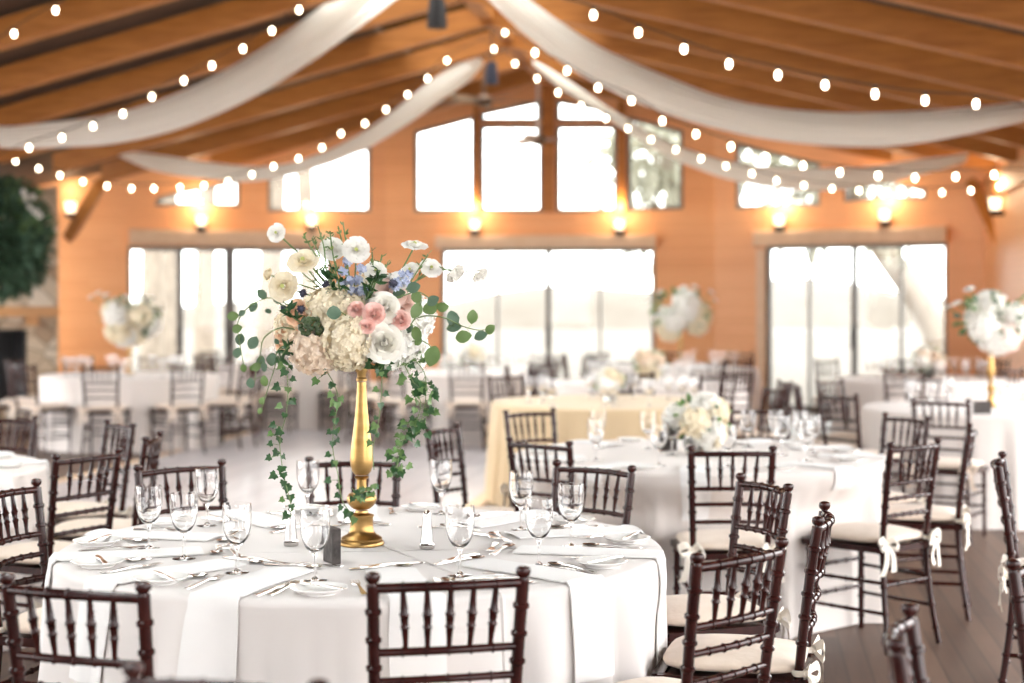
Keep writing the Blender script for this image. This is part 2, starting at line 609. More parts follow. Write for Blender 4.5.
nwin = [0]
def window(A, B, poly, label, frame='frame_dark', ft=.05):
    nwin[0] += 1
    nm = 'window_%d' % nwin[0]
    fr = holed(A, B, poly, [inset(poly, ft)], .08, nm, frame, label, 'window', off=.03)
    ip = inset(poly, ft - .004)
    pa = MB().add([wxyz(A, B, s, z, .065) for s, z in ip] + [wxyz(A, B, s, z, .073) for s, z in ip],
                  [tuple(range(len(ip))), tuple(reversed(range(len(ip), 2 * len(ip))))] +
                  [(i, (i + 1) % len(ip), (i + 1) % len(ip) + len(ip), i + len(ip)) for i in range(len(ip))])
    obj('pane', pa, 'pane', fr, False)
    return fr

def added_skylight(s, label):  # glazed ridge opening, added to bring daylight down onto the tables
    nwin[0] += 1
    mb = MB()
    for v0, v1, wd in TOPLIGHT_GAPS:
        u1 = UR + s * wd
        a = [W(UR, v0, roof_z(UR) + .36), W(u1, v0, roof_z(u1) + .36), W(u1, v1, roof_z(u1) + .36), W(UR, v1, roof_z(UR) + .36)]
        b = [p + Vector((0, 0, .012)) for p in a]
        mb.add(a + b, [(0, 1, 2, 3), (7, 6, 5, 4), (0, 4, 5, 1), (1, 5, 6, 2), (2, 6, 7, 3), (3, 7, 4, 0)])
    struct('window_%d' % nwin[0], mb, 'pane', label=label, cat='added_skylight')
ndoor = [0]
def glass_door(A, B, s0, s1, ztop, splits, label):
    """splits: list of (s, half width) mullions"""
    ndoor[0] += 1
    nm = 'door_%d' % ndoor[0]
    xs = [s0 + .05] + [v for s, h in splits for v in (s - h, s + h)] + [s1 - .05]
    holes = []
    for i in range(0, len(xs), 2):
        holes.append([(xs[i], .10), (xs[i + 1], .10), (xs[i + 1], ztop - .06), (xs[i], ztop - .06)])
    fr = holed(A, B, [(s0, 0.005), (s1, 0.005), (s1, ztop), (s0, ztop)], holes, .09, nm, 'frame_dark', label, 'door', off=.03)
    for hh in holes:
        pm = MB()
        q = [wxyz(A, B, s, z, .07) for s, z in inset(hh, -.004)] + [wxyz(A, B, s, z, .08) for s, z in inset(hh, -.004)]
        pm.add(q, [(0, 1, 2, 3), (7, 6, 5, 4), (0, 4, 5, 1), (1, 5, 6, 2), (2, 6, 7, 3), (3, 7, 4, 0)])
        obj('pane', pm, 'pane', fr, False)
    # pull handles beside the meeting mullion
    for s, h in splits:
        if h > .035:
            mb = MB()
            for o in (-1, 1):
                c = wxyz(A, B, s + o * h * .6, 1.05, -.02)
                mb.sweep([c + Vector((0, 0, -.15)), c + Vector((0, 0, .15))], .012, 6)
            obj('handle', mb, 'black', fr)
    return fr

def wall_panel(name, A, B, window_px, door_px, label):
    L_ = (B - A).length
    brk = [0, L_]
    # ridge break on the centre wall
    outer_top = []
    n = 12
    for i in range(n + 1):
        s = L_ * (1 - i / n)
        outer_top.append((s, roof_at(A, B, s) + .30))
    ua = A.dot(RU)
    ub = B.dot(RU)
    if ua < UR < ub:
        sr = (UR - ua) / (ub - ua) * L_
        outer_top = [(L_, roof_at(A, B, L_) + .3), (sr, roof_z(UR) + .3), (0, roof_at(A, B, 0) + .3)]
    holes, polys = [], []
    for poly in window_px:
        pp = [wpt(A, B, x, y) for x, y in poly]
        polys.append(pp)
        holes.append(pp)
    doors = []
    for (x0, x1, ytop, sp) in door_px:
        s0, z0 = wpt(A, B, x0, ytop)
        s1, z1 = wpt(A, B, x1, ytop)
        zt = (z0 + z1) / 2
        doors.append((s0, s1, zt, [(wpt(A, B, x, 300)[0], h) for x, h in sp]))
    outer = [(0, 0)]
    for s0, s1, zt, _ in doors:
        outer += [(s0, 0), (s0, zt), (s1, zt), (s1, 0)]
    outer += [(L_, 0)] + outer_top
    holed(A, B, outer, holes, .16, name, 'wood_wall', label, 'wall')
    return polys, doors

# centre of the far end
cw = [[(414, 212), (414, 131), (474, 115), (474, 212)],
      [(480, 212), (480, 125), (542, 125), (542, 212)], [(480, 121), (480, 112), (542, 99), (542, 121)],
      [(556, 212), (556, 125), (617, 125), (617, 212)], [(556, 121), (556, 99), (617, 111), (617, 121)],
      [(627, 211), (627, 116), (683, 130), (683, 209)]]
polys, doors = wall_panel('wall_back', P0, P1, cw, [(441, 655, 248, [(497, .014), (548, .036), (600, .014)])], 'orange shiplap gable wall with tall windows and glass doors')
cl = ['tall sloping clear window at the left of the gable', 'lower square window just left of the gable centre post', 'small transom window left of the peak',
      'lower square window just right of the gable centre post', 'small transom window right of the peak', 'sloping window showing trees at the right of the gable']
for p, l in zip(polys, cl):
    window(P0, P1, p, l)
for d in doors:
    glass_door(P0, P1, *d, 'wide sliding glass door in the middle of the far wall')
added_skylight(-1, 'roof opening added for top light along the ridge, left slope')
added_skylight(1, 'roof opening added for top light along the ridge, right slope')
# left wing
P3v, P0v = P3, P0
lw = [[(268, 212), (268, 172), (371, 146), (371, 212)], [(155, 206), (157, 197), (182, 190), (240, 179), (240, 207)]]
polys, doors = wall_panel('wall_left', P3, P0, lw, [(128, 330, 247, [(180, .045), (230, .075)])], 'orange shiplap wall wing beside the stone fireplace')
for p, l in zip(polys, ['large sloping window above the tall centrepiece, left wing', 'low sloping window near the fireplace']):
    window(P3, P0, p, l)
for d in doors:
    glass_door(P3, P0, *d, 'sliding glass door showing tree trunks near the fireplace')
rw = [[(735, 209), (735, 143), (820, 163), (820, 206)], [(843, 202), (843, 168), (926, 189), (926, 199)]]
polys, doors = wall_panel('wall_right', P1, P2, rw, [(766, 947, 244, [(808, .014), (853, .036), (900, .014)])], 'orange shiplap wall wing at the right end')
for p, l in zip(polys, ['sloping window behind the string lights, right wing', 'low sloping window under the drape, right wing']):
    window(P1, P2, p, l)
for d in doors:
    glass_door(P1, P2, *d, 'sliding glass door filled with white light at right')

# side walls (solid stretch next to the end bay)
def side_wall(name, A, B, label):
    L_ = (B - A).length
    holed(A, B, [(0, 0), (L_, 0), (L_, roof_at(A, B, L_) + .3), (0, roof_at(A, B, 0) + .3)], [], .16, name, 'wood_wall', label, 'wall')
side_wall('wall_side_right', P2, P2 - AV * 5.5, 'orange shiplap side wall at the right edge')

# unseen end wall added behind the viewpoint to cut light; two openings
NA, NB = W(3.9, -3.0).xy, W(-10.4, -3.0).xy
hl = []
for c in (4.4, 9.4):
    hl.append([(c - .7, .9), (c + .7, .9), (c + .7, 2.5), (c - .7, 2.5)])
holed(NA, NB, [(0, 0), (14.3, 0), (14.3, roof_z(-10.4) + .3), (6.8, roof_z(UR) + .3), (0, roof_z(3.9) + .3)], hl, .16, 'wall_front_added', 'bounce_white', 'unseen white end wall added to temper light from behind', 'wall')

# roller shade housings above the doors
def shade_box(n, A, B, px, label):
    (s0, z0), (s1, z1) = wpt(A, B, *px[0]), wpt(A, B, *px[1])
    prof = [(0, 0), (.13, 0), (.15, .03), (.15, .17), (.12, .2), (0, .2)]
    zt, zb = max(z0, z1), min(z0, z1)
    prof = [(a, zb + b / .2 * (zt - zb)) for a, b in prof]
    va = [wxyz(A, B, s0, z, -a - .002) for a, z in prof]
    vb = [wxyz(A, B, s1, z, -a - .002) for a, z in prof]
    k = len(prof)
    mb = MB().add(va + vb, [tuple(range(k)), tuple(reversed(range(k, 2 * k)))] + [(i, i + k, (i + 1) % k + k, (i + 1) % k) for i in range(k)])
    struct('trim_%d' % n, mb, 'frame_pale', label=label, cat='trim')
shade_box(1, P0, P1, [(437, 236), (656, 248)], 'pale roller shade housing above the middle glass door')
shade_box(2, P3, P0, [(129, 229), (334, 247)], 'pale roller shade housing above the door near the fireplace')
shade_box(3, P1, P2, [(757, 231), (948, 243)], 'pale roller shade housing above the bright right door')
# pale casing at the left of the right door
s0, s1 = wpt(P1, P2, 757, 250)[0], wpt(P1, P2, 766, 250)[0]
mb = MB()
va = [wxyz(P1, P2, s, z, o) for s in (s0, s1) for z in (0, 2.3) for o in (-.03, -.002)]
mb.add(va, [(0, 1, 3, 2), (4, 6, 7, 5), (0, 4, 5, 1), (2, 3, 7, 6), (0, 2, 6, 4), (1, 5, 7, 3)])
struct('trim_4', mb, 'frame_pale', label='pale vertical casing beside the bright right door', cat='trim')

# centre posts of the gable, braces
mb = MB()
for x0, x1 in ((543, 555), (475, 479.5), (618, 626)):
    s0, _ = wpt(P0, P1, x0, 150)
    s1, _ = wpt(P0, P1, x1, 150)
    zt = roof_at(P0, P1, (s0 + s1) / 2) + .1
    va = [wxyz(P0, P1, s, z, o) for s in (s0, s1) for z in (2.86, zt) for o in (-.10, -.002)]
    mb = MB().add(va, [(0, 1, 3, 2), (4, 6, 7, 5), (0, 4, 5, 1), (2, 3, 7, 6), (0, 2, 6, 4), (1, 5, 7, 3)])
    struct('trim_5', mb, 'beam', label='timber post between the gable windows', cat='trim')
def brace(a, b, w, label):
    mb = MB().sweep([a, b], [w, w], 4)
    struct('ceiling_beam', mb, 'beam', label=label, cat='beam')
brace(P(1000, 243, 19.8), P(972, 182, 20.6), .09, 'diagonal timber brace at the right corner')
brace(P(70, 236, 20.8), P(101, 184, 19.2), .10, 'diagonal timber brace beside the stone chimney')

# ------------------------------------------------------------------ fireplace and wreath
FA = Vector((-5.95, 20.55))
FD = Vector((.85, .53)).normalized()
FB = FA - FD * 3.1            # left corner
ft = thing('fireplace', 'tan fieldstone fireplace and chimney at the left wall', 'fireplace', (FA.x, FA.y, 0), math.atan2(FD.y, FD.x))
# local: x to the right corner (0), left is negative; y away from the camera
mb = MB()
mb.box((-.2, .35, .6), (.4, .7, 1.2))
mb.box((-2.75, .35, .6), (.7, .7, 1.2))
vs = [(x, y, z) for y in (0, .7) for x, z in ((-3.1, 1.2), (0, 1.2), (0, 3.08), (-3.1, 2.40))]
mb.add(vs, [(0, 1, 2, 3), (7, 6, 5, 4), (0, 4, 5, 1), (1, 5, 6, 2), (2, 6, 7, 3), (3, 7, 4, 0)])
mb.box((-1.4, .67, .6), (2.0, .06, 1.2))
obj('chimney', mb, 'stone', ft, False)
mb = MB().box((-1.4, .60, .62), (1.98, .06, 1.1)).box((-.42, .32, .62), (.03, .6, 1.1)).box((-2.38, .32, .62), (.03, .6, 1.1)).box((-1.4, .32, 1.17), (1.98, .6, .03))
obj('firebox', mb, 'black', ft, False)
mb = MB().box((-1.55, -.10, 1.42), (3.0, .24, .13)).box((-.35, -.05, 1.30), (.14, .1, .12)).box((-2.6, -.05, 1.3), (.14, .1, .12))
obj('mantel', mb, 'mantel', ft, False)
mb = MB().box((-1.4, -.17, .12), (2.9, .36, .24))
obj('hearth', mb, 'stone', ft, False)

def leaf_quad(mb, c, d, n, l, w, m=0, curl=.15):
    """a small pointed leaf with a mid fold: base c, direction d, normal n"""
    d = d.normalized()
    n = (n - d * n.dot(d))
    n = n.normalized() if n.length > 1e-5 else d.orthogonal().normalized()
    s = d.cross(n)
    vs = [c, c + d * l * .35 + s * w * .5 + n * curl * w, c + d * l * .4, c + d * l * .35 - s * w * .5 + n * curl * w,
          c + d * l * .7 + s * w * .4 + n * curl * w, c + d * l * .72, c + d * l * .7 - s * w * .4 + n * curl * w, c + d * l - n * curl * w]
    return mb.add(vs, [(0, 1, 2), (0, 2, 3), (1, 4, 5, 2), (2, 5, 6, 3), (4, 7, 5), (5, 7, 6)], m)

def rvec():
    while True:
        v = Vector((RND.uniform(-1, 1), RND.uniform(-1, 1), RND.uniform(-1, 1)))
        if .05 < v.length < 1:
            return v.normalized()

wc = P(4, 238, 19.7)
wth = thing('wreath', 'large dark green leafy wreath hung on the stone chimney', 'wreath', wc, math.atan2(FD.y, FD.x))
mb = MB()
ring = [(.30 * math.cos(2 * PI * i / 32), 0, .50 * math.sin(2 * PI * i / 32)) for i in range(33)]
mb.sweep(ring, .15, 8, 0)
for i in range(1300):
    a = RND.uniform(0, 2 * PI)
    b = RND.uniform(0, 2 * PI)
    rr = RND.uniform(.12, .26)
    c = Vector(((.30 + rr * math.cos(b)) * math.cos(a), -abs(rr * math.sin(b)) * .8, (.50 + rr * math.cos(b)) * math.sin(a)))
    d = Vector((math.cos(a), -.6, math.sin(a))) + rvec() * .9
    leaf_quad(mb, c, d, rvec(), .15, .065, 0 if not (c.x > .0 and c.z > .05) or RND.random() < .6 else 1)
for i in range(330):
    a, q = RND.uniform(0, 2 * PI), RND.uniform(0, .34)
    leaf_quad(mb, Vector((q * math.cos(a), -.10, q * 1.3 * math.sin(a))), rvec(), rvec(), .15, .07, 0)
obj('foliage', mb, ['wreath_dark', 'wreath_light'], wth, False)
mb = MB()
for i in range(9):
    a = RND.uniform(.5, 1.3)
    mb.ball((.36 * math.cos(a) + RND.uniform(-.1, .1), -.24, .56 * math.sin(a) + RND.uniform(-.1, .1)), .038, 0, 8, 6)
obj('blossoms', mb, 'white_petal', wth)

# ------------------------------------------------------------------ outside trees
def tree(base, h, lean, crown_r, n, label, trunk_r=.22, moss=0):
    t = thing('tree', label, 'tree', base, 0)
    pts = catmull([(0, 0, -.1), (lean * .2, 0, h * .3), (lean * .7, 0, h * .65), (lean, 0, h)], 6)
    mb = MB().sweep(pts, [trunk_r * (1.15 - .6 * i / len(pts)) for i in range(len(pts))], 10)
    for k in range(5):
        b0 = pts[int(len(pts) * (.55 + .08 * k))]
        dd = Vector((RND.uniform(-1, 1), RND.uniform(-1, 1), .7)).normalized()
        mb.sweep([b0, b0 + dd * crown_r * .5, b0 + dd * crown_r + Vector((0, 0, -.2))], [trunk_r * .4, trunk_r * .25, .03], 6)
    obj('trunk', mb, 'bark', t)
    mb = MB()
    for i in range(n):
        c = rvec() * crown_r * RND.uniform(.3, 1) ** .5
        c = Vector((lean + c.x, c.y, h + c.z * .6))
        leaf_quad(mb, c, rvec(), rvec(), .38, .2)
    for i in range(moss):
        a = RND.uniform(0, 2 * PI)
        c = Vector((lean + math.cos(a) * crown_r * RND.uniform(.2, .9), math.sin(a) * crown_r * .8, h - crown_r * .3))
        l = RND.uniform(.8, 2.0)
        for q in range(6):
            leaf_quad(mb, c + Vector((RND.uniform(-.1, .1), RND.uniform(-.1, .1), -q * l / 6)), Vector((RND.uniform(-.3, .3), 0, -1)), rvec(), .5, .12)
    obj('foliage', mb, 'tree_leaf', t, False)
tl = [(-7.6, 33, 9.5, .2, .24, 'grey trunked tree seen at the left of the fireplace side door'), (-8.3, 38, 9.5, -.2, .30, 'tree trunk seen second from the left through the fireplace side door'),
      (-6.1, 31, 9.5, .2, .2, 'tree trunk in the middle of the fireplace side door'), (-6.5, 42, 9.5, .3, .34, 'distant tree behind the fireplace side door'),
      (-4.5, 35, 9.5, -.3, .22, 'tree trunk at the right of the fireplace side door')]
for X, Y, h, le, tr, lb in tl:
    tree((X, Y, -.14), h, le, 1.1, 300, lb, tr, 0)
tree((3.55, 31, -.14), 4.7, -.5, 1.5, 420, 'mossy tree outside the right of the middle glass door', .16, 40)
tree((8.6, 30.5, -.14), 4.6, -2.2, 1.6, 420, 'leaning tree with curved trunk outside the right door', .3, 20)
tree((5.0, 38, -.14), 6.2, .3, 2.0, 420, 'tree seen through the gable window at right', .25, 10)

mb = MB()
def hill(a, b):
    x = -85 + 170 * a
    y = 105 + 30 * b
    return (x, y, -.3 + (2.6 + .9 * math.sin(x * .09) + .5 * math.sin(x * .31 + 1)) * abs(math.sin(PI * b)) ** .7)
mb.grid(hill, 60, 8)
struct('hills', mb, 'grass', smooth=True, label='low pale bank far beyond the glass doors', cat='hill')

# ------------------------------------------------------------------ sconces
def sconce(pos, label, power=15, out=Vector((0, -1, 0))):
    t = thing('wall_sconce', label, 'wall lamp', pos, math.atan2(out.y, out.x) + PI / 2, 'sconces on the plank walls')
    mb = MB().lathe([(0, -.06), (.05, -.06), (.075, -.03), (.085, .0), (.08, .012), (0, .012)], 16, 0, None, (0, -.10, 0)).box((0, -.03, -.03), (.07, .08, .05))
    obj('bracket', mb, 'black', t)
    mb = MB().lathe([(.050, .01), (.062, .05), (.070, .11), (.073, .16), (.067, .16), (.064, .11), (.056, .05), (.042, .015)], 16, 0, None, (0, -.10, 0))
    obj('glass_shade', mb, 'lamp', t)
    li = bpy.data.lights.new('sconce_glow', 'POINT')
    li.energy = power
    li.color = (1, .76, .48)
    li.shadow_soft_size = .08
    lo = bpy.data.objects.new('sconce_glow', li)
    lo.location = Vector(pos) + out * .2 + Vector((0, 0, .34))
    COL.objects.link(lo)
def wall_out(A, B):
    d, n = wall_frame(A, B)
    return Vector((-n.x, -n.y, 0))
for A, B, x, y, l in ((P0, P1, 476, 231, 'lit sconce over the left end of the middle shade housing'), (P0, P1, 620, 231, 'lit sconce over the right end of the middle shade housing'),
                      (P3, P0, 201, 227, 'lit sconce above the door near the fireplace'), (P3, P0, 311, 227, 'lit sconce above the tall centrepiece, left wing wall'),
                      (P1, P2, 782, 227, 'lit sconce above the left half of the right door'), (P1, P2, 887, 222, 'lit sconce above the right half of the right door')):
    s, z = wpt(A, B, x, y)
    sconce(wxyz(A, B, s, z, -.005), l, 15, wall_out(A, B))
SA, SB = P2, P2 - AV * 5.5
s, z = wpt(SA, SB, 1004, 211)
sconce(wxyz(SA, SB, s, z, -.005), 'lit sconce on the side wall at the far right', 14, wall_out(SA, SB))
s, z = wpt(P3, P0, 71, 214)
sconce(wxyz(P3, P0, s, z, -.005), 'lit sconce between the chimney and the door', 4, wall_out(P3, P0))

# ------------------------------------------------------------------ drapes
def vplane(x, y, v):
    """point of the cross-plane v = const seen at a pixel"""
    k = (x - CX) / F
    Y = v / (k * AV.x + AV.y)
    return Vector((k * Y, Y, H - (y - HY) / F * Y))

def drape(upper, lower, v, label):
    n = 8
    U = catmull([vplane(x, y, v) for x, y in upper], n)
    L_ = catmull([vplane(x, y, v) for x, y in lower], n)
    k = min(len(U), len(L_))
    mb = MB()
    na = Vector((-AV.x, -AV.y, 0))
    folds = 6
    nv = 34
    sd = RND.uniform(0, 6)
    def fn(a, b):
        i = min(int(a * (k - 1)), k - 2)
        f = a * (k - 1) - i
        p = U[i].lerp(U[i + 1], f)
        q = L_[i].lerp(L_[i + 1], f)
        wd = (p - q).length
        ph = b * folds * 2 * PI + sd + .9 * math.sin(a * 5 + sd)
        bulge = math.sin(PI * min(max(b, 0), 1)) * wd * .30
        return p.lerp(q, b) + na * (bulge + wd * .11 * math.sin(ph))
    mb.grid(fn, k, nv)
    # the back of the gathered cloth
    def fb(a, b):
        i = min(int(a * (k - 1)), k - 2)
        f = a * (k - 1) - i
        p = U[i].lerp(U[i + 1], f)
        q = L_[i].lerp(L_[i + 1], f)
        wd = (p - q).length
        return p.lerp(q, b) - na * (math.sin(PI * b) * wd * .2)
    mb.grid(fb, k, 10)
    o = obj('ceiling_drape', mb, 'drape')
    return props(o, label, 'drape', 'white drapes swagged under the roof')
# corresponding pairs of points, from the ridge outwards
drape([(345, -12), (330, 0), (297, 26), (258, 52), (208, 80), (152, 103), (100, 116), (50, 122), (0, 126), (-70, 118)],
      [(410, -12), (394, 0), (352, 33), (308, 64), (250, 99), (182, 128), (118, 143), (60, 147), (0, 147), (-60, 134)], 14.9,
      'wide white fabric swag from the ridge down to the upper left')
drape([(512, -14), (530, 0), (563, 24), (605, 50), (664, 76), (720, 97), (775, 108), (840, 113), (905, 112), (965, 108), (1024, 102), (1085, 90)],
      [(470, -14), (488, 0), (522, 32), (566, 66), (620, 95), (676, 117), (735, 133), (795, 143), (855, 147), (905, 145), (965, 135), (1024, 121), (1080, 106)][:12], 14.2,
      'wide white fabric swag from the ridge down to the upper right')
drape([(479, 57), (458, 64), (432, 80), (400, 106), (360, 134), (318, 154), (270, 166), (215, 163), (160, 155), (117, 150)],
      [(484, 63), (470, 80), (445, 98), (405, 126), (360, 152), (312, 170), (258, 181), (205, 179), (155, 171), (119, 156)], 18.9,
      'farther narrow white swag falling from the ridge to the left eave')
drape([(532, 59), (553, 71), (580, 88), (610, 108), (648, 130), (690, 150), (740, 163), (800, 168), (860, 167), (915, 160), (968, 153)],
      [(534, 66), (555, 84), (580, 101), (610, 120), (650, 147), (690, 166), (735, 181), (790, 190), (845, 189), (905, 179), (966, 162)], 18.4,
      'farther narrow white swag falling from the ridge to the right eave')

# ------------------------------------------------------------------ string lights
bulb_me = MB().lathe([(0, -.034), (.012, -.031), (.017, -.018), (.019, -.004), (.015, .012), (.009, .022), (0, .024)], 10).mesh('bulb', 'bulb')
sock_me = MB().lathe([(.011, .018), (.012, .05), (0, .055)], 8).mesh('socket', 'cord')
def strand(pts, v, ext0, ext1, label):
    t = thing('string_lights', label, 'string lights', (0, 0, 0))
    ps = [vplane(x, y, v) for x, y in pts]
    top = [p + Vector((0, 0, .05)) for p in ps]
    path = ([vplane(*ext0, v)] if ext0 else []) + top + ([vplane(*ext1, v)] if ext1 else [])
    obj('cord', MB().sweep(catmull(path, 3), .005, 5), 'cord', t)
    for p in ps:
        b = obj('bulb', bulb_me, None, t)
        b.location = p
        c = obj('socket', sock_me, None, b)
    return t
strand([(593.5, 14), (638.5, 31.6), (684, 48), (729, 63), (778, 74), (825, 84), (875, 93), (925, 99.5), (976, 103)], 10.2, (548, -6), (1030, 105), 'nearest string of warm bulbs rising across the upper right')
strand([(535, 52), (567, 70), (598, 87), (631.5, 100), (662.5, 120), (696, 133.5), (731, 146), (766, 156.5), (803, 165), (840, 171.6), (878, 175), (915, 177), (955.5, 176), (994, 174)], 13.6, (508, 28), (1030, 170), 'string of warm bulbs under the upper right swag')
strand([(494, 48.5), (515, 63), (537, 78), (558, 92), (581, 105), (606, 118), (628, 128), (651, 139), (676, 149), (701, 158), (726, 165.5), (752, 173), (776.5, 180), (804, 185), (832, 188), (859, 190), (887, 191.5), (914, 192), (942, 192), (971, 190), (999, 186)], 18.0, (480, 40), (1030, 180), 'farthest string of warm bulbs from the ridge to the right eave')
strand([(299, 9), (272, 30), (243, 48), (212, 65), (184, 80), (152, 96), (123, 113), (93, 125.6), (62, 137), (29, 147)], 13.4, (312, -4), (-4, 155), 'string of warm bulbs along the upper left swag')
strand([(505, 32), (447, 60), (427.6, 78), (407.5, 94), (386, 109), (365, 123), (341, 133), (322, 147), (298.5, 158), (273.6, 166), (252, 174), (228, 181), (204, 185), (180, 187), (154, 188), (131.5, 188), (107, 185.6), (83, 181), (60, 175), (38.7, 168), (15.5, 160.7)], 17.8, None, (-5, 152), 'farther string of warm bulbs from the ridge to the left eave')
strand([(55.6, 9.5), (14, 33)], 12.2, (90, -12), (-10, 46), 'short stretch of two bulbs at the top left corner')

# ------------------------------------------------------------------ speakers and fans
def pend(pos, w, h, m, label):
    t = thing('pendant_speaker', label, 'speaker', pos, .1)
    mb = MB().lathe([(0, 0), (w * .5, 0), (w * .52, .02), (w * .40, h), (0, h)], 24)
    obj('housing', mb, m, t)
    obj('cable', MB().sweep([(0, 0, h), (0, 0, h + .5)], .012, 6), 'cord', t)
    obj('grille', MB().lathe([(0, -.004), (w * .42, -.004), (w * .42, .004), (0, .004)], 20), 'slate', t)
pend(P(437, 28, 15.2), .19, .28, 'black', 'black pendant speaker hanging at the top middle')
pend(P(491.5, 84, 18.2), .15, .25, 'navy', 'navy pendant speaker hanging lower under the far ridge')

def fan(pos, blade, hubm, label, rot, drop):
    t = thing('ceiling_fan', label, 'fan', pos, rot)
    obj('motor', MB().lathe([(0, -.08), (.06, -.075), (.11, -.03), (.12, .03), (.07, .07), (0, .08)], 20), hubm, t)
    obj('downrod', MB().sweep([(0, 0, .07), (0, 0, drop)], .022, 8), blade, t)
    for k in range(5):
        a = 2 * PI * k / 5
        mb = MB()
        def fn(p, q):
            r = .10 + .62 * p
            w = .05 + .035 * math.sin(PI * min(1, p * 1.05))
            return (r, (q - .5) * 2 * w, .01 + (q - .5) * .03)
        X = Matrix.Rotation(a, 4, 'Z')
        mb.grid(fn, 10, 4, 0, X)
        mb.grid(lambda p, q: (fn(p, 1 - q)[0], fn(p, 1 - q)[1], fn(p, 1 - q)[2] - .008), 10, 4, 0, X)
        obj('blade', mb, blade, t)
fan(P(484, 101, 20.4), 'fan_dark', 'fan_dark', 'dark ceiling fan under the far ridge', .3, .45)
fan(P(538, 140, 21.6), 'fan_white', 'fan_dark', 'pale ceiling fan in front of the gable centre post', .7, .8)

# ------------------------------------------------------------------ chairs
def ringed(z0, z1, base0, base1, rings, n=26, bump=.0045):
    out = []
    for i in range(n + 1):
        t = i / n
        out.append((z0 + (z1 - z0) * t, base0 + (base1 - base0) * t))
    for rz in rings:
        out += [(rz - .008, None), (rz - .004, 'b'), (rz + .004, 'b'), (rz + .008, None)]
    out.sort(key=lambda q: q[0])
    res = []
    for z, r in out:
        t = (z - z0) / (z1 - z0)
        b = base0 + (base1 - base0) * t
        if r == 'b':
            b += bump
        elif r is not None and any(abs(z - q) < .008 for q in rings):
            continue
        res.append((z, b))
    return res

def post_xy(z):
    def cub(a, b, c, t):
        return a + (b - a) * (t * t * (3 - 2 * t)) if False else None
    if z < .455:
        t = z / .455
        e = 1 - (1 - t) ** 1.6
        return .186 + (.157 - .186) * e, -.245 + (-.193 + .245) * e
    t = (z - .455) / .465
    return .157 + (.1735 - .157) * t, -.193 + (-.25 + .193) * t ** 1.25

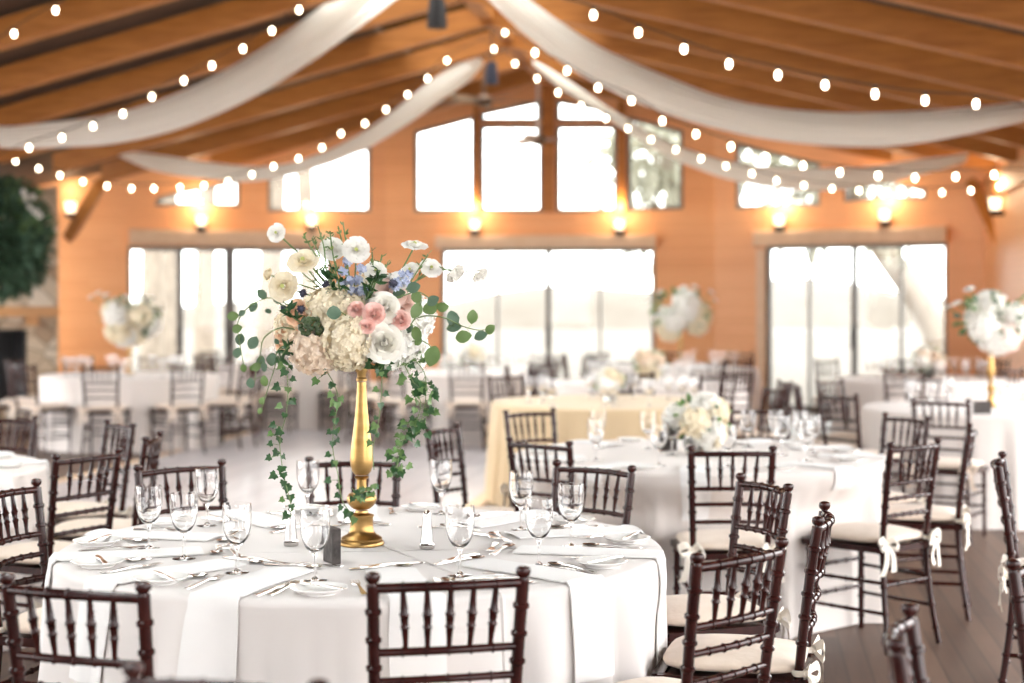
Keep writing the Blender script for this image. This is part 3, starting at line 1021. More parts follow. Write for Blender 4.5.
def chair_parts(n=10):
    out = []
    for s in (-1, 1):
        mb = MB()
        prof = ringed(0, .892, .0125, .0150, [.07, .17, .285, .43, .56, .635, .70, .765, .83], 24)
        pts = [(s * post_xy(z)[0], post_xy(z)[1], z) for z, r in prof]
        rad = [r for z, r in prof]
        mb.sweep(pts, rad, n)
        x, y = post_xy(.905)
        mb.lathe([(.0, .888), (.0105, .888), (.0095, .896), (.016, .902), (.0185, .910), (.0165, .918), (.008, .922), (0, .9225)], n, 0, None, (s * x, y, 0))
        out.append(('back_post', mb, 'mahogany'))
    for s in (-1, 1):
        prof = ringed(0, .455, .0115, .0155, [.06, .15, .24, .33, .41], 14)
        out.append(('leg', MB().sweep([(s * (.19 - .008 * z), .185 + .0 * z, z) for z, r in prof], [r for z, r in prof], n), 'mahogany'))
    def rail(z, r, bow, k=13, joints=(.19, .345, .5, .655, .81)):
        x, y = post_xy(z)
        prof = ringed(0, 1, r, r, joints, 18, .003)
        pts = [(-x + 2 * x * t, y - bow * math.sin(PI * t), z + .004 * math.sin(PI * t)) for t, _ in prof]
        return MB().sweep(pts, [q for _, q in prof], n)
    for z, r, bw in ((.884, .0115, .028), (.735, .0095, .024), (.668, .009, .021), (.592, .009, .018)):
        out.append(('back_rail', rail(z, r, bw), 'mahogany'))
    for k, t in enumerate((.19, .345, .5, .655, .81)):
        x1, y1 = post_xy(.884)
        x0, y0 = post_xy(.735)
        t0 = .5 + (t - .5) * .93
        a = Vector((-x0 + 2 * x0 * t0, y0 - .024 * math.sin(PI * t0), .735))
        b = Vector((-x1 + 2 * x1 * t, y1 - .028 * math.sin(PI * t), .884))
        pr = [(0, .0055), (.2, .0065), (.36, .0085), (.40, .0115), (.44, .0085), (.56, .0098), (.60, .0125), (.64, .0095), (.8, .0075), (1, .006)]
        out.append(('spindle', MB().sweep([a.lerp(b, t_) for t_, _ in pr], [r for _, r in pr], n), 'mahogany'))
    # seat frame (trapezoid ring)
    mb = MB()
    fx, bx, fy, by = .20, .168, .205, -.205
    def bar(a, b, w, h):
        a, b = Vector(a), Vector(b)
        d = (b - a).normalized()
        sdir = Vector((-d.y, d.x, 0)) * w / 2
        up = Vector((0, 0, h / 2))
        vs = [a - sdir - up, a + sdir - up, a + sdir + up, a - sdir + up, b - sdir - up, b + sdir - up, b + sdir + up, b - sdir + up]
        mb.add(vs, [(3, 2, 1, 0), (4, 5, 6, 7), (0, 1, 5, 4), (1, 2, 6, 5), (2, 3, 7, 6), (3, 0, 4, 7)])
    z = .445
    bar((-fx, fy, z), (fx, fy, z), .035, .028)
    bar((-bx, by, z), (bx, by, z), .03, .028)
    bar((-fx, fy, z), (-bx, by, z), .03, .028)
    bar((fx, fy, z), (bx, by, z), .03, .028)
    mb.add([(-fx, fy, .452), (fx, fy, .452), (bx, by, .452), (-bx, by, .452)], [(0, 1, 2, 3)])
    out.append(('seat_frame', mb, 'mahogany'))
    def st(a, b):
        a, b = Vector(a), Vector(b)
        pr = ringed(0, 1, .0085, .0085, (.3, .5, .7), 10, .003)
        return MB().sweep([a.lerp(b, t) for t, _ in pr], [r for _, r in pr], 8)
    for z in (.17, .30):
        for s in (-1, 1):
            x, y = post_xy(z)
            out.append(('stretcher', st((s * .188, .185, z), (s * x, y, z)), 'mahogany'))
        out.append(('stretcher', st((-.188, .185, z + .03), (.188, .185, z + .03)), 'mahogany'))
    x, y = post_xy(.29)
    out.append(('stretcher', st((-x, y, .29), (x, y, .29)), 'mahogany'))
    # cushion
    mb = MB()
    def cu(a, b):
        th = 2 * PI * a
        c, s_ = math.cos(th), math.sin(th)
        ex = 4.5
        k = (abs(c) ** ex + abs(s_) ** ex) ** (-1 / ex)
        zz = -1 + 2 * b
        pr = (max(0, 1 - abs(zz) ** 3.0)) ** (1 / 2.4) if abs(zz) < 1 else 0
        rr = k * (.0 + pr)
        px, py = rr * c, rr * s_
        wx = .185 + .018 * (py + 1) / 2 + .004
        crown = .012 * (1 - min(1, math.hypot(px, py) ** 2)) if zz > 0 else 0
        return (px * wx, py * .205 + .0, .485 + zz * .026 + crown)
    mb.grid(cu, 36, 17, cu=True)
    out.append(('cushion', mb, 'cushion'))
    # ties: knot and bow at each back post
    for s in (-1, 1):
        mb = MB()
        x, y = post_xy(.475)
        k = Vector((s * (x + .004), y - .018, .475))
        mb.lathe([(.0175, -.009), (.021, -.004), (.021, .004), (.0175, .009)], 12, 0, None, (s * x, y, .475))
        mb.ball(k, .013, 0, 8, 6)
        def strip(pts, w):
            pts = catmull(pts, 5)
            kk = len(pts)
            tk = .0015
            for sg in (1,):
                def fn(a, b):
                    i = min(int(a * (kk - 1) + 1e-6), kk - 1)
                    p = pts[i]
                    ww = w * (.55 + .45 * math.sin(PI * min(1, .15 + a)))
                    return p + Vector((.35 * s, .0, 1)).normalized() * (b - .5) * ww + Vector((0, -tk * math.sin(b * PI) * 3, 0))
                mb.grid(fn, kk, 4)
        strip([k, k + Vector((s * .03, -.015, .022)), k + Vector((s * .062, -.012, .005)), k + Vector((s * .045, -.02, -.02)), k], .034)
        strip([k, k + Vector((-s * .02, -.03, .02)), k + Vector((-s * .045, -.035, -.004)), k + Vector((-s * .03, -.03, -.022)), k], .032)
        def tail(pts, w):
            pts = catmull(pts, 5)
            kk = len(pts)
            def fn(a, b):
                i = min(int(a * (kk - 1) + 1e-6), kk - 1)
                return pts[i] + Vector((1, .25 * s, .1)).normalized() * (b - .5) * w * (.6 + .5 * a)
            mb.grid(fn, kk, 4)
        tail([k, k + Vector((s * .022, -.025, -.03)), k + Vector((s * .03, -.028, -.085)), k + Vector((s * .05, -.02, -.135))], .030)
        tail([k, k + Vector((-s * .008, -.03, -.035)), k + Vector((-s * .02, -.03, -.08)), k + Vector((-s * .012, -.035, -.12))], .028)
        out.append(('cushion_tie', mb, 'ribbon'))
    return out

CHAIR_MESH = [(n, mb.mesh(n, m)) for n, mb, m in chair_parts()]
def simple_chair():
    fr, cu = MB(), MB()
    for n, mb, m in chair_parts(5):
        if n in ('cushion', 'cushion_tie'):
            cu.join(mb)
        else:
            fr.join(mb)
    return fr.mesh('frame', 'mahogany'), cu.mesh('cushion', 'cushion')
FAR_MESH = simple_chair()

proto = [None]
def chair(px, py, face, label, group=None, tilt=0):
    """px, py: middle of the two back posts at the top; face: the direction the sitter looks"""
    f = Vector((face[0], face[1], 0)).normalized()
    rot = math.atan2(f.y, f.x) - PI / 2
    loc = Vector((px, py, 0)) + f * .25
    if proto[0] is None:
        t = thing('chiavari_chair', label, 'chair', loc, rot, group)
        for n, me in CHAIR_MESH:
            obj(n, me, None, t)
        proto[0] = t
        return t
    return dup(proto[0], loc, rot, label, group)

fproto = [None]
def far_chair(px, py, face, label, group):
    f = Vector((face[0], face[1], 0)).normalized()
    rot = math.atan2(f.y, f.x) - PI / 2
    loc = Vector((px, py, 0)) + f * .25
    if fproto[0] is None:
        t = thing('chiavari_chair', label, 'chair', loc, rot, group)
        obj('frame', FAR_MESH[0], None, t)
        obj('cushion', FAR_MESH[1], None, t)
        fproto[0] = t
        return t
    return dup(fproto[0], loc, rot, label, group)

# ------------------------------------------------------------------ tablecloths
TZ = .762
def smooth(a, b, x):
    t = min(1, max(0, (x - a) / (b - a)))
    return t * t * (3 - 2 * t)

def fold_fn(seed, R_=.925, seats_at=()):
    rr = random.Random(seed)
    comps = [(rr.randint(9, 13), rr.uniform(0, 6.28), .5), (rr.randint(15, 19), rr.uniform(0, 6.28), .35), (rr.randint(23, 31), rr.uniform(0, 6.28), .2), (rr.randint(4, 6), rr.uniform(0, 6.28), .3)]
    def rad(th, z):
        t = max(0, (TZ - .03 - z) / (TZ - .03))
        w = sum(a * math.sin(k * th + p) for k, p, a in comps)
        w = abs(w) * 1.0 - .35
        r = R_ + .035 * t + (.085 * min(1, t * 1.25) ** .55) * w
        zb = 1 - smooth(.55, .73, z)
        if zb > 0:
            for phi, front in seats_at:
                d = abs((th - phi + PI) % (2 * PI) - PI)
                hw = math.atan2(.235, front)
                if d < hw + .15:
                    tgt = (front - .03) / math.cos(d)
                    if tgt < r:
                        r += (tgt - r) * zb * (1 - smooth(hw, hw + .13, d))
        return r
    return rad

def tablecloth(cx, cy, seed, mt, label, R_=.925, na=260, nz=22, group=None, chairs_at=()):
    rad = fold_fn(seed, R_, [(math.atan2(y - cy, x - cx), math.hypot(x - cx, y - cy) - .455) for x, y in chairs_at])
    mb = MB()
    prof = []
    for i in range(8):
        prof.append(('top', R_ * (i / 8) * .985 + .0001))
    def fn(a, b):
        th = 2 * PI * a
        k = b * (8 + 5 + nz)
        if k <= 8:
            r = max(1e-4, k / 8 * (R_ - .02))
            return (r * math.cos(th), r * math.sin(th), TZ)
        if k <= 13:
            q = (k - 8) / 5 * PI / 2
            r = R_ - .02 + .02 * math.sin(q)
            z = TZ - .02 + .02 * math.cos(q)
            return (r * math.cos(th), r * math.sin(th), z)
        z = (TZ - .02) * (1 - (k - 13) / nz) + .006
        r = rad(th, z)
        return (r * math.cos(th), r * math.sin(th), z)
    mb.grid(fn, na, 8 + 5 + nz + 1, cu=True)
    o = obj('tablecloth', mb, mt, None, True, 70)
    o.location = (cx, cy, 0)
    return props(o, label, 'tablecloth', group), rad

# ------------------------------------------------------------------ table ware
def lathe_glass(prof, n=28):
    return MB().lathe(prof, n)
FOOT = [(0, 0), (.034, 0), (.0352, .0007), (.034, .0014), (.012, .0032), (.0055, .011), (0, .0125)]
STEM = [(0, .0122), (.0052, .0125), (.0042, .03), (.0038, .055), (.0048, .068), (.0062, .0744), (0, .0745)]
BOWL_O = [(0, .0742), (.006, .0745), (.0140, .079), (.0225, .087), (.0298, .098), (.0355, .112), (.0392, .128), (.0410, .146), (.0414, .163), (.0408, .179), (.0398, .195)]
BOWL_I = [(.0388, .195), (.0398, .179), (.0404, .163), (.0400, .146), (.0382, .129), (.0345, .114), (.0288, .101), (.0215, .091), (.011, .0845), (0, .083)]
foot_me = lathe_glass(FOOT).mesh('foot', 'glass')
stem_me = lathe_glass(STEM, 14).mesh('stem', 'glass')
bowl_me = lathe_glass(BOWL_O + BOWL_I, 32).mesh('bowl', 'glass')
far_glass_me = MB().join(lathe_glass(FOOT, 14)).join(lathe_glass(STEM, 8)).join(lathe_glass(BOWL_O + BOWL_I, 16)).mesh('wine_glass', 'glass')

def glass(x, y, label, group=None, z=TZ):
    t = thing('wine_glass', label, 'glass', (x, y, z + .001), RND.uniform(0, 6), group)
    obj('bowl', bowl_me, None, t)
    obj('stem', stem_me, None, t)
    obj('foot', foot_me, None, t)
    return t

def far_glass(x, y, label, group):
    o = obj('wine_glass', far_glass_me, None)
    o.location = (x, y, TZ + .001)
    return props(o, label, 'glass', group)

plate_me = MB().lathe([(r * .9, z) for r, z in [(0, .003), (.045, .003), (.047, 0), (.052, 0), (.054, .004), (.070, .010), (.083, .0155), (.0845, .017), (.083, .0185), (.068, .0135), (.055, .0095), (.050, .007), (0, .007)]], 48).mesh('plate', 'china')

def cutlery(kind):
    mb = MB()
    def slabpath(pts, z0=.001, th=.0022):
        """pts: (y, half width, z lift)"""
        vs, fs = [], []
        for y, w, zl in pts:
            vs += [(-w, y, z0 + zl), (w, y, z0 + zl), (w * .9, y, z0 + zl + th), (-w * .9, y, z0 + zl + th)]
        for i in range(len(pts) - 1):
            for j in range(4):
                a, b = i * 4 + j, i * 4 + (j + 1) % 4
                fs.append((a, b, b + 4, a + 4))
        fs.append((3, 2, 1, 0))
        k = (len(pts) - 1) * 4
        fs.append((k, k + 1, k + 2, k + 3))
        mb.add(vs, fs)
    if kind == 'fork':
        slabpath([(-.10, .006, 0), (-.095, .0105, 0), (-.06, .0085, .001), (-.01, .0038, .004), (.02, .0034, .006), (.035, .009, .004), (.045, .012, .003), (.058, .0125, .002)])
        for k in range(4):
            x = -.0105 + k * .007
            vs = [(x - .0016, .056, .003), (x + .0016, .056, .003), (x + .0016, .056, .005), (x - .0016, .056, .005), (x - .0008, .098, .006), (x + .0008, .098, .006), (x + .0008, .098, .0075), (x - .0008, .098, .0075)]
            mb.add(vs, [(3, 2, 1, 0), (4, 5, 6, 7), (0, 1, 5, 4), (1, 2, 6, 5), (2, 3, 7, 6), (3, 0, 4, 7)])
    elif kind == 'knife':
        slabpath([(-.115, .006, 0), (-.11, .010, 0), (-.05, .008, .001), (-.01, .0055, .002), (.0, .008, .0015), (.05, .0105, .001), (.09, .009, .001), (.108, .004, .001), (.112, .001, .001)])
    else:
        slabpath([(-.095, .006, 0), (-.09, .0105, 0), (-.055, .0085, .001), (-.01, .0038, .004), (.03, .0034, .006), (.04, .006, .005)])
        def fn(a, b):
            th = 2 * PI * a
            r = b
            return (r * .0195 * math.cos(th), .064 + r * .029 * math.sin(th), .0015 + .0065 * r * r)
        mb.grid(fn, 18, 6, cu=True)
        mb.grid(lambda a, b: tuple(Vector(fn(1 - a, b)) + Vector((0, 0, -.0012))), 18, 6, cu=True)
    return mb.mesh(kind, 'silver')
CUT = {k: cutlery(k) for k in ('fork', 'knife', 'spoon')}
bk = MB()
for v in CUT['knife'].vertices:
    bk.v.append((v.co.x * .8, v.co.y * .72, v.co.z))
bk.f = [tuple(p.vertices) for p in CUT['knife'].polygons]
bk.mi = [0] * len(bk.f)
CUT['butter_knife'] = bk.mesh('butter_knife', 'silver')

def put(me, name, cat, x, y, z, rot, label, group=None, tilt=0):
    o = obj(name, me, None)
    o.location = (x, y, z)
    o.rotation_euler = (tilt, 0, rot)
    return props(o, label, cat, group)

def napkin(cx, cy, ang, rad, label, w=.135, r0=.52, drop=.24, R_=.925, group=None, skew=0.0, th=.004):
    """folded cloth laid along a radius and hanging over the rim"""
    mb = MB()
    edge = R_
    L1, L2 = edge - .01 - r0, drop
    ax = Vector((math.cos(ang), math.sin(ang), 0))
    ay = Vector((-math.sin(ang), math.cos(ang), 0))
    nu = 40
    def mid(a, t, lift):
        d = a * (L1 + L2 + .03)
        wob = .004 * math.sin(d * 16 + ang * 3)
        lat = t * w + wob + skew * max(0, d - L1)
        if d < L1:
            p = ax * (r0 + d) + ay * lat
            rim = p.length
            z = TZ + .003 + lift
            if rim > edge - .012:
                z -= (rim - edge + .012) * .3
            return p + Vector((0, 0, z))
        q = (d - L1)
        k = min(1, q / .035)
        zz = TZ + .003 + lift - .0 if False else TZ - max(0, q - .012) - .006 * k
        z = max(.05, zz)
        th_ = ang + lat / edge
        rr = max(rad(th_ + dd, z) for dd in (-.03, -.015, 0, .015, .03)) if z < TZ - .02 else edge
        out = rr + .003 + lift - .016 * (1 - k) ** 2
        return Vector((math.cos(th_) * out, math.sin(th_) * out, z + (lift + .006) * (1 - k)))
    def loop(lift):
        return lambda a, b: mid(a, (b - .5) + .035 * math.sin(a * 5 + ang * 7) * 0, lift + .004 * (1 - (2 * b - 1) ** 2))
    nv = 9
    top = MB().grid(loop(th), nu, nv)
    bot = MB().grid(loop(.0), nu, nv)
    b0 = len(top.v)
    mb.v = top.v + bot.v
    mb.f = list(top.f) + [tuple(reversed([i + b0 for i in q])) for q in bot.f]
    for i in range(nu - 1):
        for j in (0, nv - 1):
            a, b = j * nu + i, j * nu + i + 1
            mb.f.append((a, b, b + b0, a + b0))
    for j in range(nv - 1):
        for i in (0, nu - 1):
            a, b = j * nu + i, (j + 1) * nu + i
            mb.f.append((a, b, b + b0, a + b0))
    mb.mi = [0] * len(mb.f)
    bm = bmesh.new()
    me = mb.mesh('napkin', 'napkin')
    bm.from_mesh(me)
    bmesh.ops.recalc_face_normals(bm, faces=bm.faces)
    bm.to_mesh(me)
    bm.free()
    o = obj('napkin', me, None)
    o.location = (cx, cy, 0)
    return props(o, label, 'napkin', group)

# ------------------------------------------------------------------ main table
MC = Vector((-.468, 4.93))
MR = .942
main_chairs = [(-.142, 3.535, 'mahogany chiavari chair at the bottom middle, its back to the viewer'), (-.96, 3.43, 'mahogany chiavari chair cropped at the lower left, tucked at the near rim'),
               (.57, 3.89, 'mahogany chiavari chair right of the near napkins, its back turned to the viewer'), (.907, 4.58, 'mahogany chiavari chair seen from the side at the right of the near table'),
               (.867, 5.385, 'mahogany chiavari chair on the far right of the near table, behind two others'), (.31, 5.92, 'dark chiavari chair facing the viewer behind the right side of the near table'),
               (-.625, 6.17, 'dark chiavari chair directly behind the gold stand'), (-1.26, 5.95, 'dark chiavari chair behind the left side of the near table'),
               (-1.67, 5.2, 'dark chiavari chair cropped by the left edge beside the near table')]
cl, rad_main = tablecloth(MC.x, MC.y, 5, 'cloth_main', 'white floor-length cloth on the round table with the tall gold centrepiece', R_=MR, na=420, nz=30, chairs_at=[q[:2] for q in main_chairs])

seats = [(-109, 'near rim left of middle', 'with the chair back cropped at the lower left'), (-76, 'near rim in the middle', 'middle'),
         (-44, 'near right rim', ''), (-13, 'right rim', ''), (20, 'far right rim', ''), (52, 'far rim right of the gold stand', ''),
         (97, 'far rim behind the gold stand', ''), (127, 'far left rim', ''), (166, 'left rim, upper of three', ''), (197, 'left rim, middle of three', ''), (226, 'near left rim', '')]
where = {-109: 'before the cropped lower left chair', -76: 'before the bottom middle chair', -44: 'before the near right chair',
         -13: 'before the sideways right chair', 20: 'before the far right chair', 52: 'before the chair behind at right', 97: 'before the chair behind the gold stand', 127: 'before the far left chair',
         166: 'before the chair at the left edge', 197: 'midway along the left rim', 226: 'nearest the viewer at left'}
def loc(ang, r, t):
    a = math.radians(ang)
    return MC.x + r * math.cos(a) - t * math.sin(a), MC.y + r * math.sin(a) + t * math.cos(a)
for ang, _, _ in seats:
    wv = where[ang]
    a = math.radians(ang)
    napkin(MC.x, MC.y, a, rad_main, 'folded white napkin hanging over the rim ' + wv, group='napkins on the main table', skew=RND.uniform(-.05, .05), w=.145, r0=.50, R_=MR, drop=.32 if ang == -13 else .24)
    ir = a + PI / 2          # cutlery pointing to the table centre
    x, y = loc(ang, .80, -.238)
    put(plate_me, 'bread_plate', 'plate', x, y, TZ + .0012, 0, 'small white bread plate ' + wv, 'bread plates on the main table')
    put(CUT['butter_knife'], 'butter_knife', 'knife', x + .01, y, TZ + .0195, ir + 1.0 + RND.uniform(-.3, .3), 'butter knife lying across the bread plate ' + wv, 'butter knives on the main table')
    x, y = loc(ang, .76, -.125)
    put(CUT['fork'], 'fork', 'fork', x, y, TZ + .0012, ir, 'silver dinner fork beside the napkin ' + wv, 'dinner forks on the main table')
    x, y = loc(ang, .77, .098)
    put(CUT['knife'], 'knife', 'knife', x, y, TZ + .0012, ir, 'silver dinner knife beside the napkin ' + wv, 'dinner knives on the main table')
    x, y = loc(ang, .77, .127)
    put(CUT['spoon'], 'spoon', 'spoon', x, y, TZ + .0012, ir, 'silver spoon beside the dinner knife ' + wv, 'spoons on the main table')
    x, y = loc(ang, .452, -.015)
    put(CUT['spoon'], 'dessert_spoon', 'spoon', x, y, TZ + .0012, a + RND.uniform(-.25, .05), 'dessert spoon at the head of the setting ' + wv, 'dessert spoons on the main table')
    x, y = loc(ang, .415, .02)
    put(CUT['fork'], 'dessert_fork', 'fork', x, y, TZ + .0012, a + PI + RND.uniform(-.05, .25), 'dessert fork at the head of the setting ' + wv, 'dessert forks on the main table')
gl = [((237, 573), 'wine glass at the near left of the gold stand'), ((315, 581), 'wine glass just in front of the small dark number block'), ((460, 576), 'wine glass standing right behind the bottom middle chair'),
      ((539, 566), 'second wine glass from the right on the gold-stand table'), ((571, 547), 'rightmost wine glass on the gold-stand table'), ((521, 530), 'wine glass behind the two glasses at the right of the table'),
      ((441, 514), 'wine glass on the far rim right of the gold stand'), ((308, 515), 'wine glass behind the ivy, left of the gold stand'), ((207, 526), 'wine glass on the far left of the table against a chair back'),
      ((149, 549), 'leftmost wine glass on the gold-stand table'), ((184, 559), 'wine glass second from the left on the gold-stand table')]
for (x, y), l in gl:
    p = on_top(x, y)
    glass(p.x, p.y, l, 'wine glasses on the main table')

# shakers and number block
def shaker(p, label, m):
    t = thing('shaker', label, 'shaker', (p.x, p.y, TZ + .001))
    pr = [(0, 0), (.0225, 0), (.0235, .004), (.0235, .012), (.021, .016)]
    pr += [(.0205, .020), (.0165, .060), (.0132, .094)]
    pr += [(.0125, .099), (0, .099)]
    obj('body', MB().lathe(pr, 10), m, t, True, 25)
    obj('cap', MB().lathe([(0, .0985), (.0128, .0985), (.0132, .105), (.0105, .114), (.005, .119), (0, .12)], 20), 'silver', t)
shaker(on_top(427, 549), 'silver shaker right of the gold stand', 'shaker_metal')
shaker(on_top(291, 546), 'silver shaker left of the gold stand under the ivy', 'shaker_metal')
p = on_top(332, 563)
t = thing('table_number', 'small dark wooden number block beside the gold stand', 'table number', (p.x, p.y, TZ + .001), math.radians(-62))
mb = MB().box((0, 0, .052), (.078, .026, .104))
bm = bmesh.new()
me = mb.mesh('block', 'slate', False)
bm.from_mesh(me)
bmesh.ops.bevel(bm, geom=bm.edges, offset=.002, segments=2, affect='EDGES')
bm.to_mesh(me)
bm.free()
obj('block', me, None, t)

# gold stand
SX, SY = -.473, 4.93
gs = thing('gold_stand', 'tall turned gold candlestick stand holding the flowers', 'stand', (SX, SY, TZ + .001))
k = 4.93 / F
def pz(y):
    return (547 - y) * k
base = [(0, 0), (22.2 * k, 0), (22.6 * k, .006), (21.6 * k, .012), (20.2 * k, .016), (20.6 * k, .022), (18 * k, .028), (14.6 * k, .033), (13 * k, .040)]
cyl = [(12.6 * k, .042), (12.0 * k, .047), (11.5 * k, .06), (11.4 * k, .086), (12.2 * k, .090), (12.2 * k, .094), (9.5 * k, .097), (6.6 * k, .101), (6.2 * k, .108)]
bulb = [(7 * k, .112), (8.5 * k, .114), (11 * k, .120), (14 * k, .131), (15.2 * k, .142), (14.4 * k, .153), (12.5 * k, .161), (8 * k, .165), (5.4 * k, .168)]
neck = [(5.2 * k, .172), (4.8 * k, .19), (5 * k, .205), (6.4 * k, .209), (7.6 * k, .213), (6.2 * k, .217)]
vase = [(7 * k, .221), (9.6 * k, .232), (11.2 * k, .250), (11.6 * k, .268), (11.2 * k, .29), (10.2 * k, .318), (8.8 * k, .352), (7.2 * k, .392), (5.8 * k, .435), (4.9 * k, .475), (4.5 * k, .512)]
cap = [(5.4 * k, .515), (5.6 * k, .522), (4.4 * k, .527), (4.8 * k, .54), (6.2 * k, .546), (6.6 * k, .554), (5.6 * k, .560), (0, .560)]
def closed(p):
    return [(0, p[0][1])] + [q for q in p if q[0] > 0] + [(0, p[-1][1])]
for nm, pr in (('base', base + cyl), ('bulb_knop', bulb), ('neck', neck), ('column', vase), ('cap', cap)):
    obj(nm, MB().lathe(closed(pr), 40), 'gold', gs)

# ------------------------------------------------------------------ flowers
def head_florets(mb, r, n, fs, m=0, squash=1.0, rnd=RND, lower=-.55):
    """hydrangea-like head: four-petal florets over a ball"""
    mb.ball((0, 0, 0), r * .86, m, 12, 8, (1, 1, squash))
    for i in range(n):
        z = 1 - (i + .5) / n * (1 - lower)
        a = i * 2.39996 + rnd.uniform(-.2, .2)
        q = math.sqrt(max(0, 1 - z * z))
        d = Vector((q * math.cos(a), q * math.sin(a), z))
        d = (d + rvec() * .22).normalized()
        c = Vector((d.x * r, d.y * r, d.z * r * squash)) * rnd.uniform(.92, 1.05)
        t1 = d.orthogonal().normalized()
        t1.rotate(Matrix.Rotation(rnd.uniform(0, 6.28), 3, d))
        t2 = d.cross(t1)
        for k in range(4):
            e = t1 * math.cos(k * PI / 2) + t2 * math.sin(k * PI / 2)
            g = d.cross(e)
            f = fs * rnd.uniform(.85, 1.15)
            cup = rnd.uniform(.05, .4)
            vs = [c, c + e * f * .5 + g * f * .42 + d * f * cup * .5, c + e * f * .98 + g * f * .22 + d * f * cup, c + e * f * .98 - g * f * .22 + d * f * cup, c + e * f * .5 - g * f * .42 + d * f * cup * .5, c + e * f * .55 + d * f * (cup * .5 - .08)]
            mb.add(vs, [(0, 1, 5), (1, 2, 3, 5), (5, 3, 4), (0, 5, 4)], m)
    return mb

def rose(mb, r, layers, m=0, openness=1.0, X=None, rnd=RND):
    """cupped petals in rings; the flower faces +z"""
    for li, (n, rr, hh, out) in enumerate(layers):
        off = rnd.uniform(0, 6.28)
        for j in range(n):
            a0 = off + 2 * PI * j / n + rnd.uniform(-.08, .08)
            wd = 2 * PI / n * .72
            rs, hs = rr * r * rnd.uniform(.94, 1.06), hh * r * rnd.uniform(.93, 1.07)
            half = PI / n * 1.22
            def fn(u, v):
                q = 2 * u - 1
                a = a0 + q * half * (.45 + .55 * math.sin(PI * (.12 + .68 * v)))
                belly = math.sin(min(1, .12 + v * 1.1) * PI / 2)
                rad_ = rs * (.2 + .8 * belly) + out * r * openness * v ** 2.2 * 1.6 + .035 * r * q
                z = hs * v - out * r * 1.1 * openness * max(0, v - .55) ** 1.4 - hs * .30 * abs(q) ** 2.4 * v
                return (rad_ * math.cos(a), rad_ * math.sin(a), z)
            mb.grid(fn, 9, 8, m, X)
    return mb
ROSE_L = [(3, .08, .98, -.05), (3, .15, .98, -.06), (4, .24, .95, -.05), (4, .36, .88, .02), (4, .47, .80, .06), (5, .58, .70, .12), (5, .68, .56, .20), (5, .74, .40, .28)]
SPRAY_L = [(3, .10, .90, -.05), (3, .20, .88, -.05), (3, .33, .84, .01), (4, .46, .76, .04), (5, .60, .64, .10), (5, .70, .48, .18)]
RANUN_L = [(4, .22, .42, .0), (5, .34, .44, .04), (6, .46, .42, .10), (7, .58, .36, .18), (8, .68, .26, .28)]
PEACH_L = SPRAY_L

def aim(d, c):
    d = Vector(d).normalized()
    q = d.to_track_quat('Z', 'Y')
    return Matrix.Translation(Vector(c)) @ q.to_matrix().to_4x4()

def round_leaf(mb, c, d, n, l, w, m=0):
    d = d.normalized()
    n = n - d * n.dot(d)
    n = n.normalized() if n.length > 1e-4 else d.orthogonal().normalized()
    s = d.cross(n)
    prof = [(0, .0), (.08, .34), (.25, .78), (.5, 1.0), (.75, .82), (.92, .42), (1, 0)]
    vs, fs = [], []
    for a, b in prof:
        up = n * (-.10 * l * (2 * a - 1) ** 2)
        vs += [c + d * l * a + s * w / 2 * b + up + n * .09 * w * b, c + d * l * a + up, c + d * l * a - s * w / 2 * b + up + n * .09 * w * b]
    for i in range(len(prof) - 1):
        fs += [(3 * i, 3 * i + 3, 3 * i + 4, 3 * i + 1), (3 * i + 1, 3 * i + 4, 3 * i + 5, 3 * i + 2)]
    return mb.add(vs, fs, m)

IVY = [(0, 0), (.30, -.10), (.52, -.02), (.42, .20), (.50, .42), (.26, .50), (.12, .72), (0, 1.0)]
def ivy_leaf(mb, c, d, n, l, m=0):
    d = d.normalized()
    n = n - d * n.dot(d)
    n = n.normalized() if n.length > 1e-4 else d.orthogonal().normalized()
    s = d.cross(n)
    vs = [c + d * l * .30]
    ol = IVY + [(-x, y) for x, y in reversed(IVY[1:-1])]
    for x, y in ol:
        vs.append(c + d * l * y + s * l * x + n * (.18 * l * abs(x) - .1 * l * max(0, y - .4)))
    k = len(ol)
    fs = [(0, 1 + i, 1 + (i + 1) % k) for i in range(k)]
    return mb.add(vs, fs, m)

FC = Vector((SX, SY, TZ + .001 + .56))
fl = thing('flower_arrangement', 'large white, cream and blush flower arrangement with trailing ivy on the gold stand', 'flowers', FC)
def LP(x, y, dy=0.0):
    return P(x, y, SY + dy) - FC
FCENTRE = LP(352, 325, 0)
def outward(c):
    d = (c - FCENTRE)
    return (d.normalized() + Vector((0, -.75, .1))).normalized()

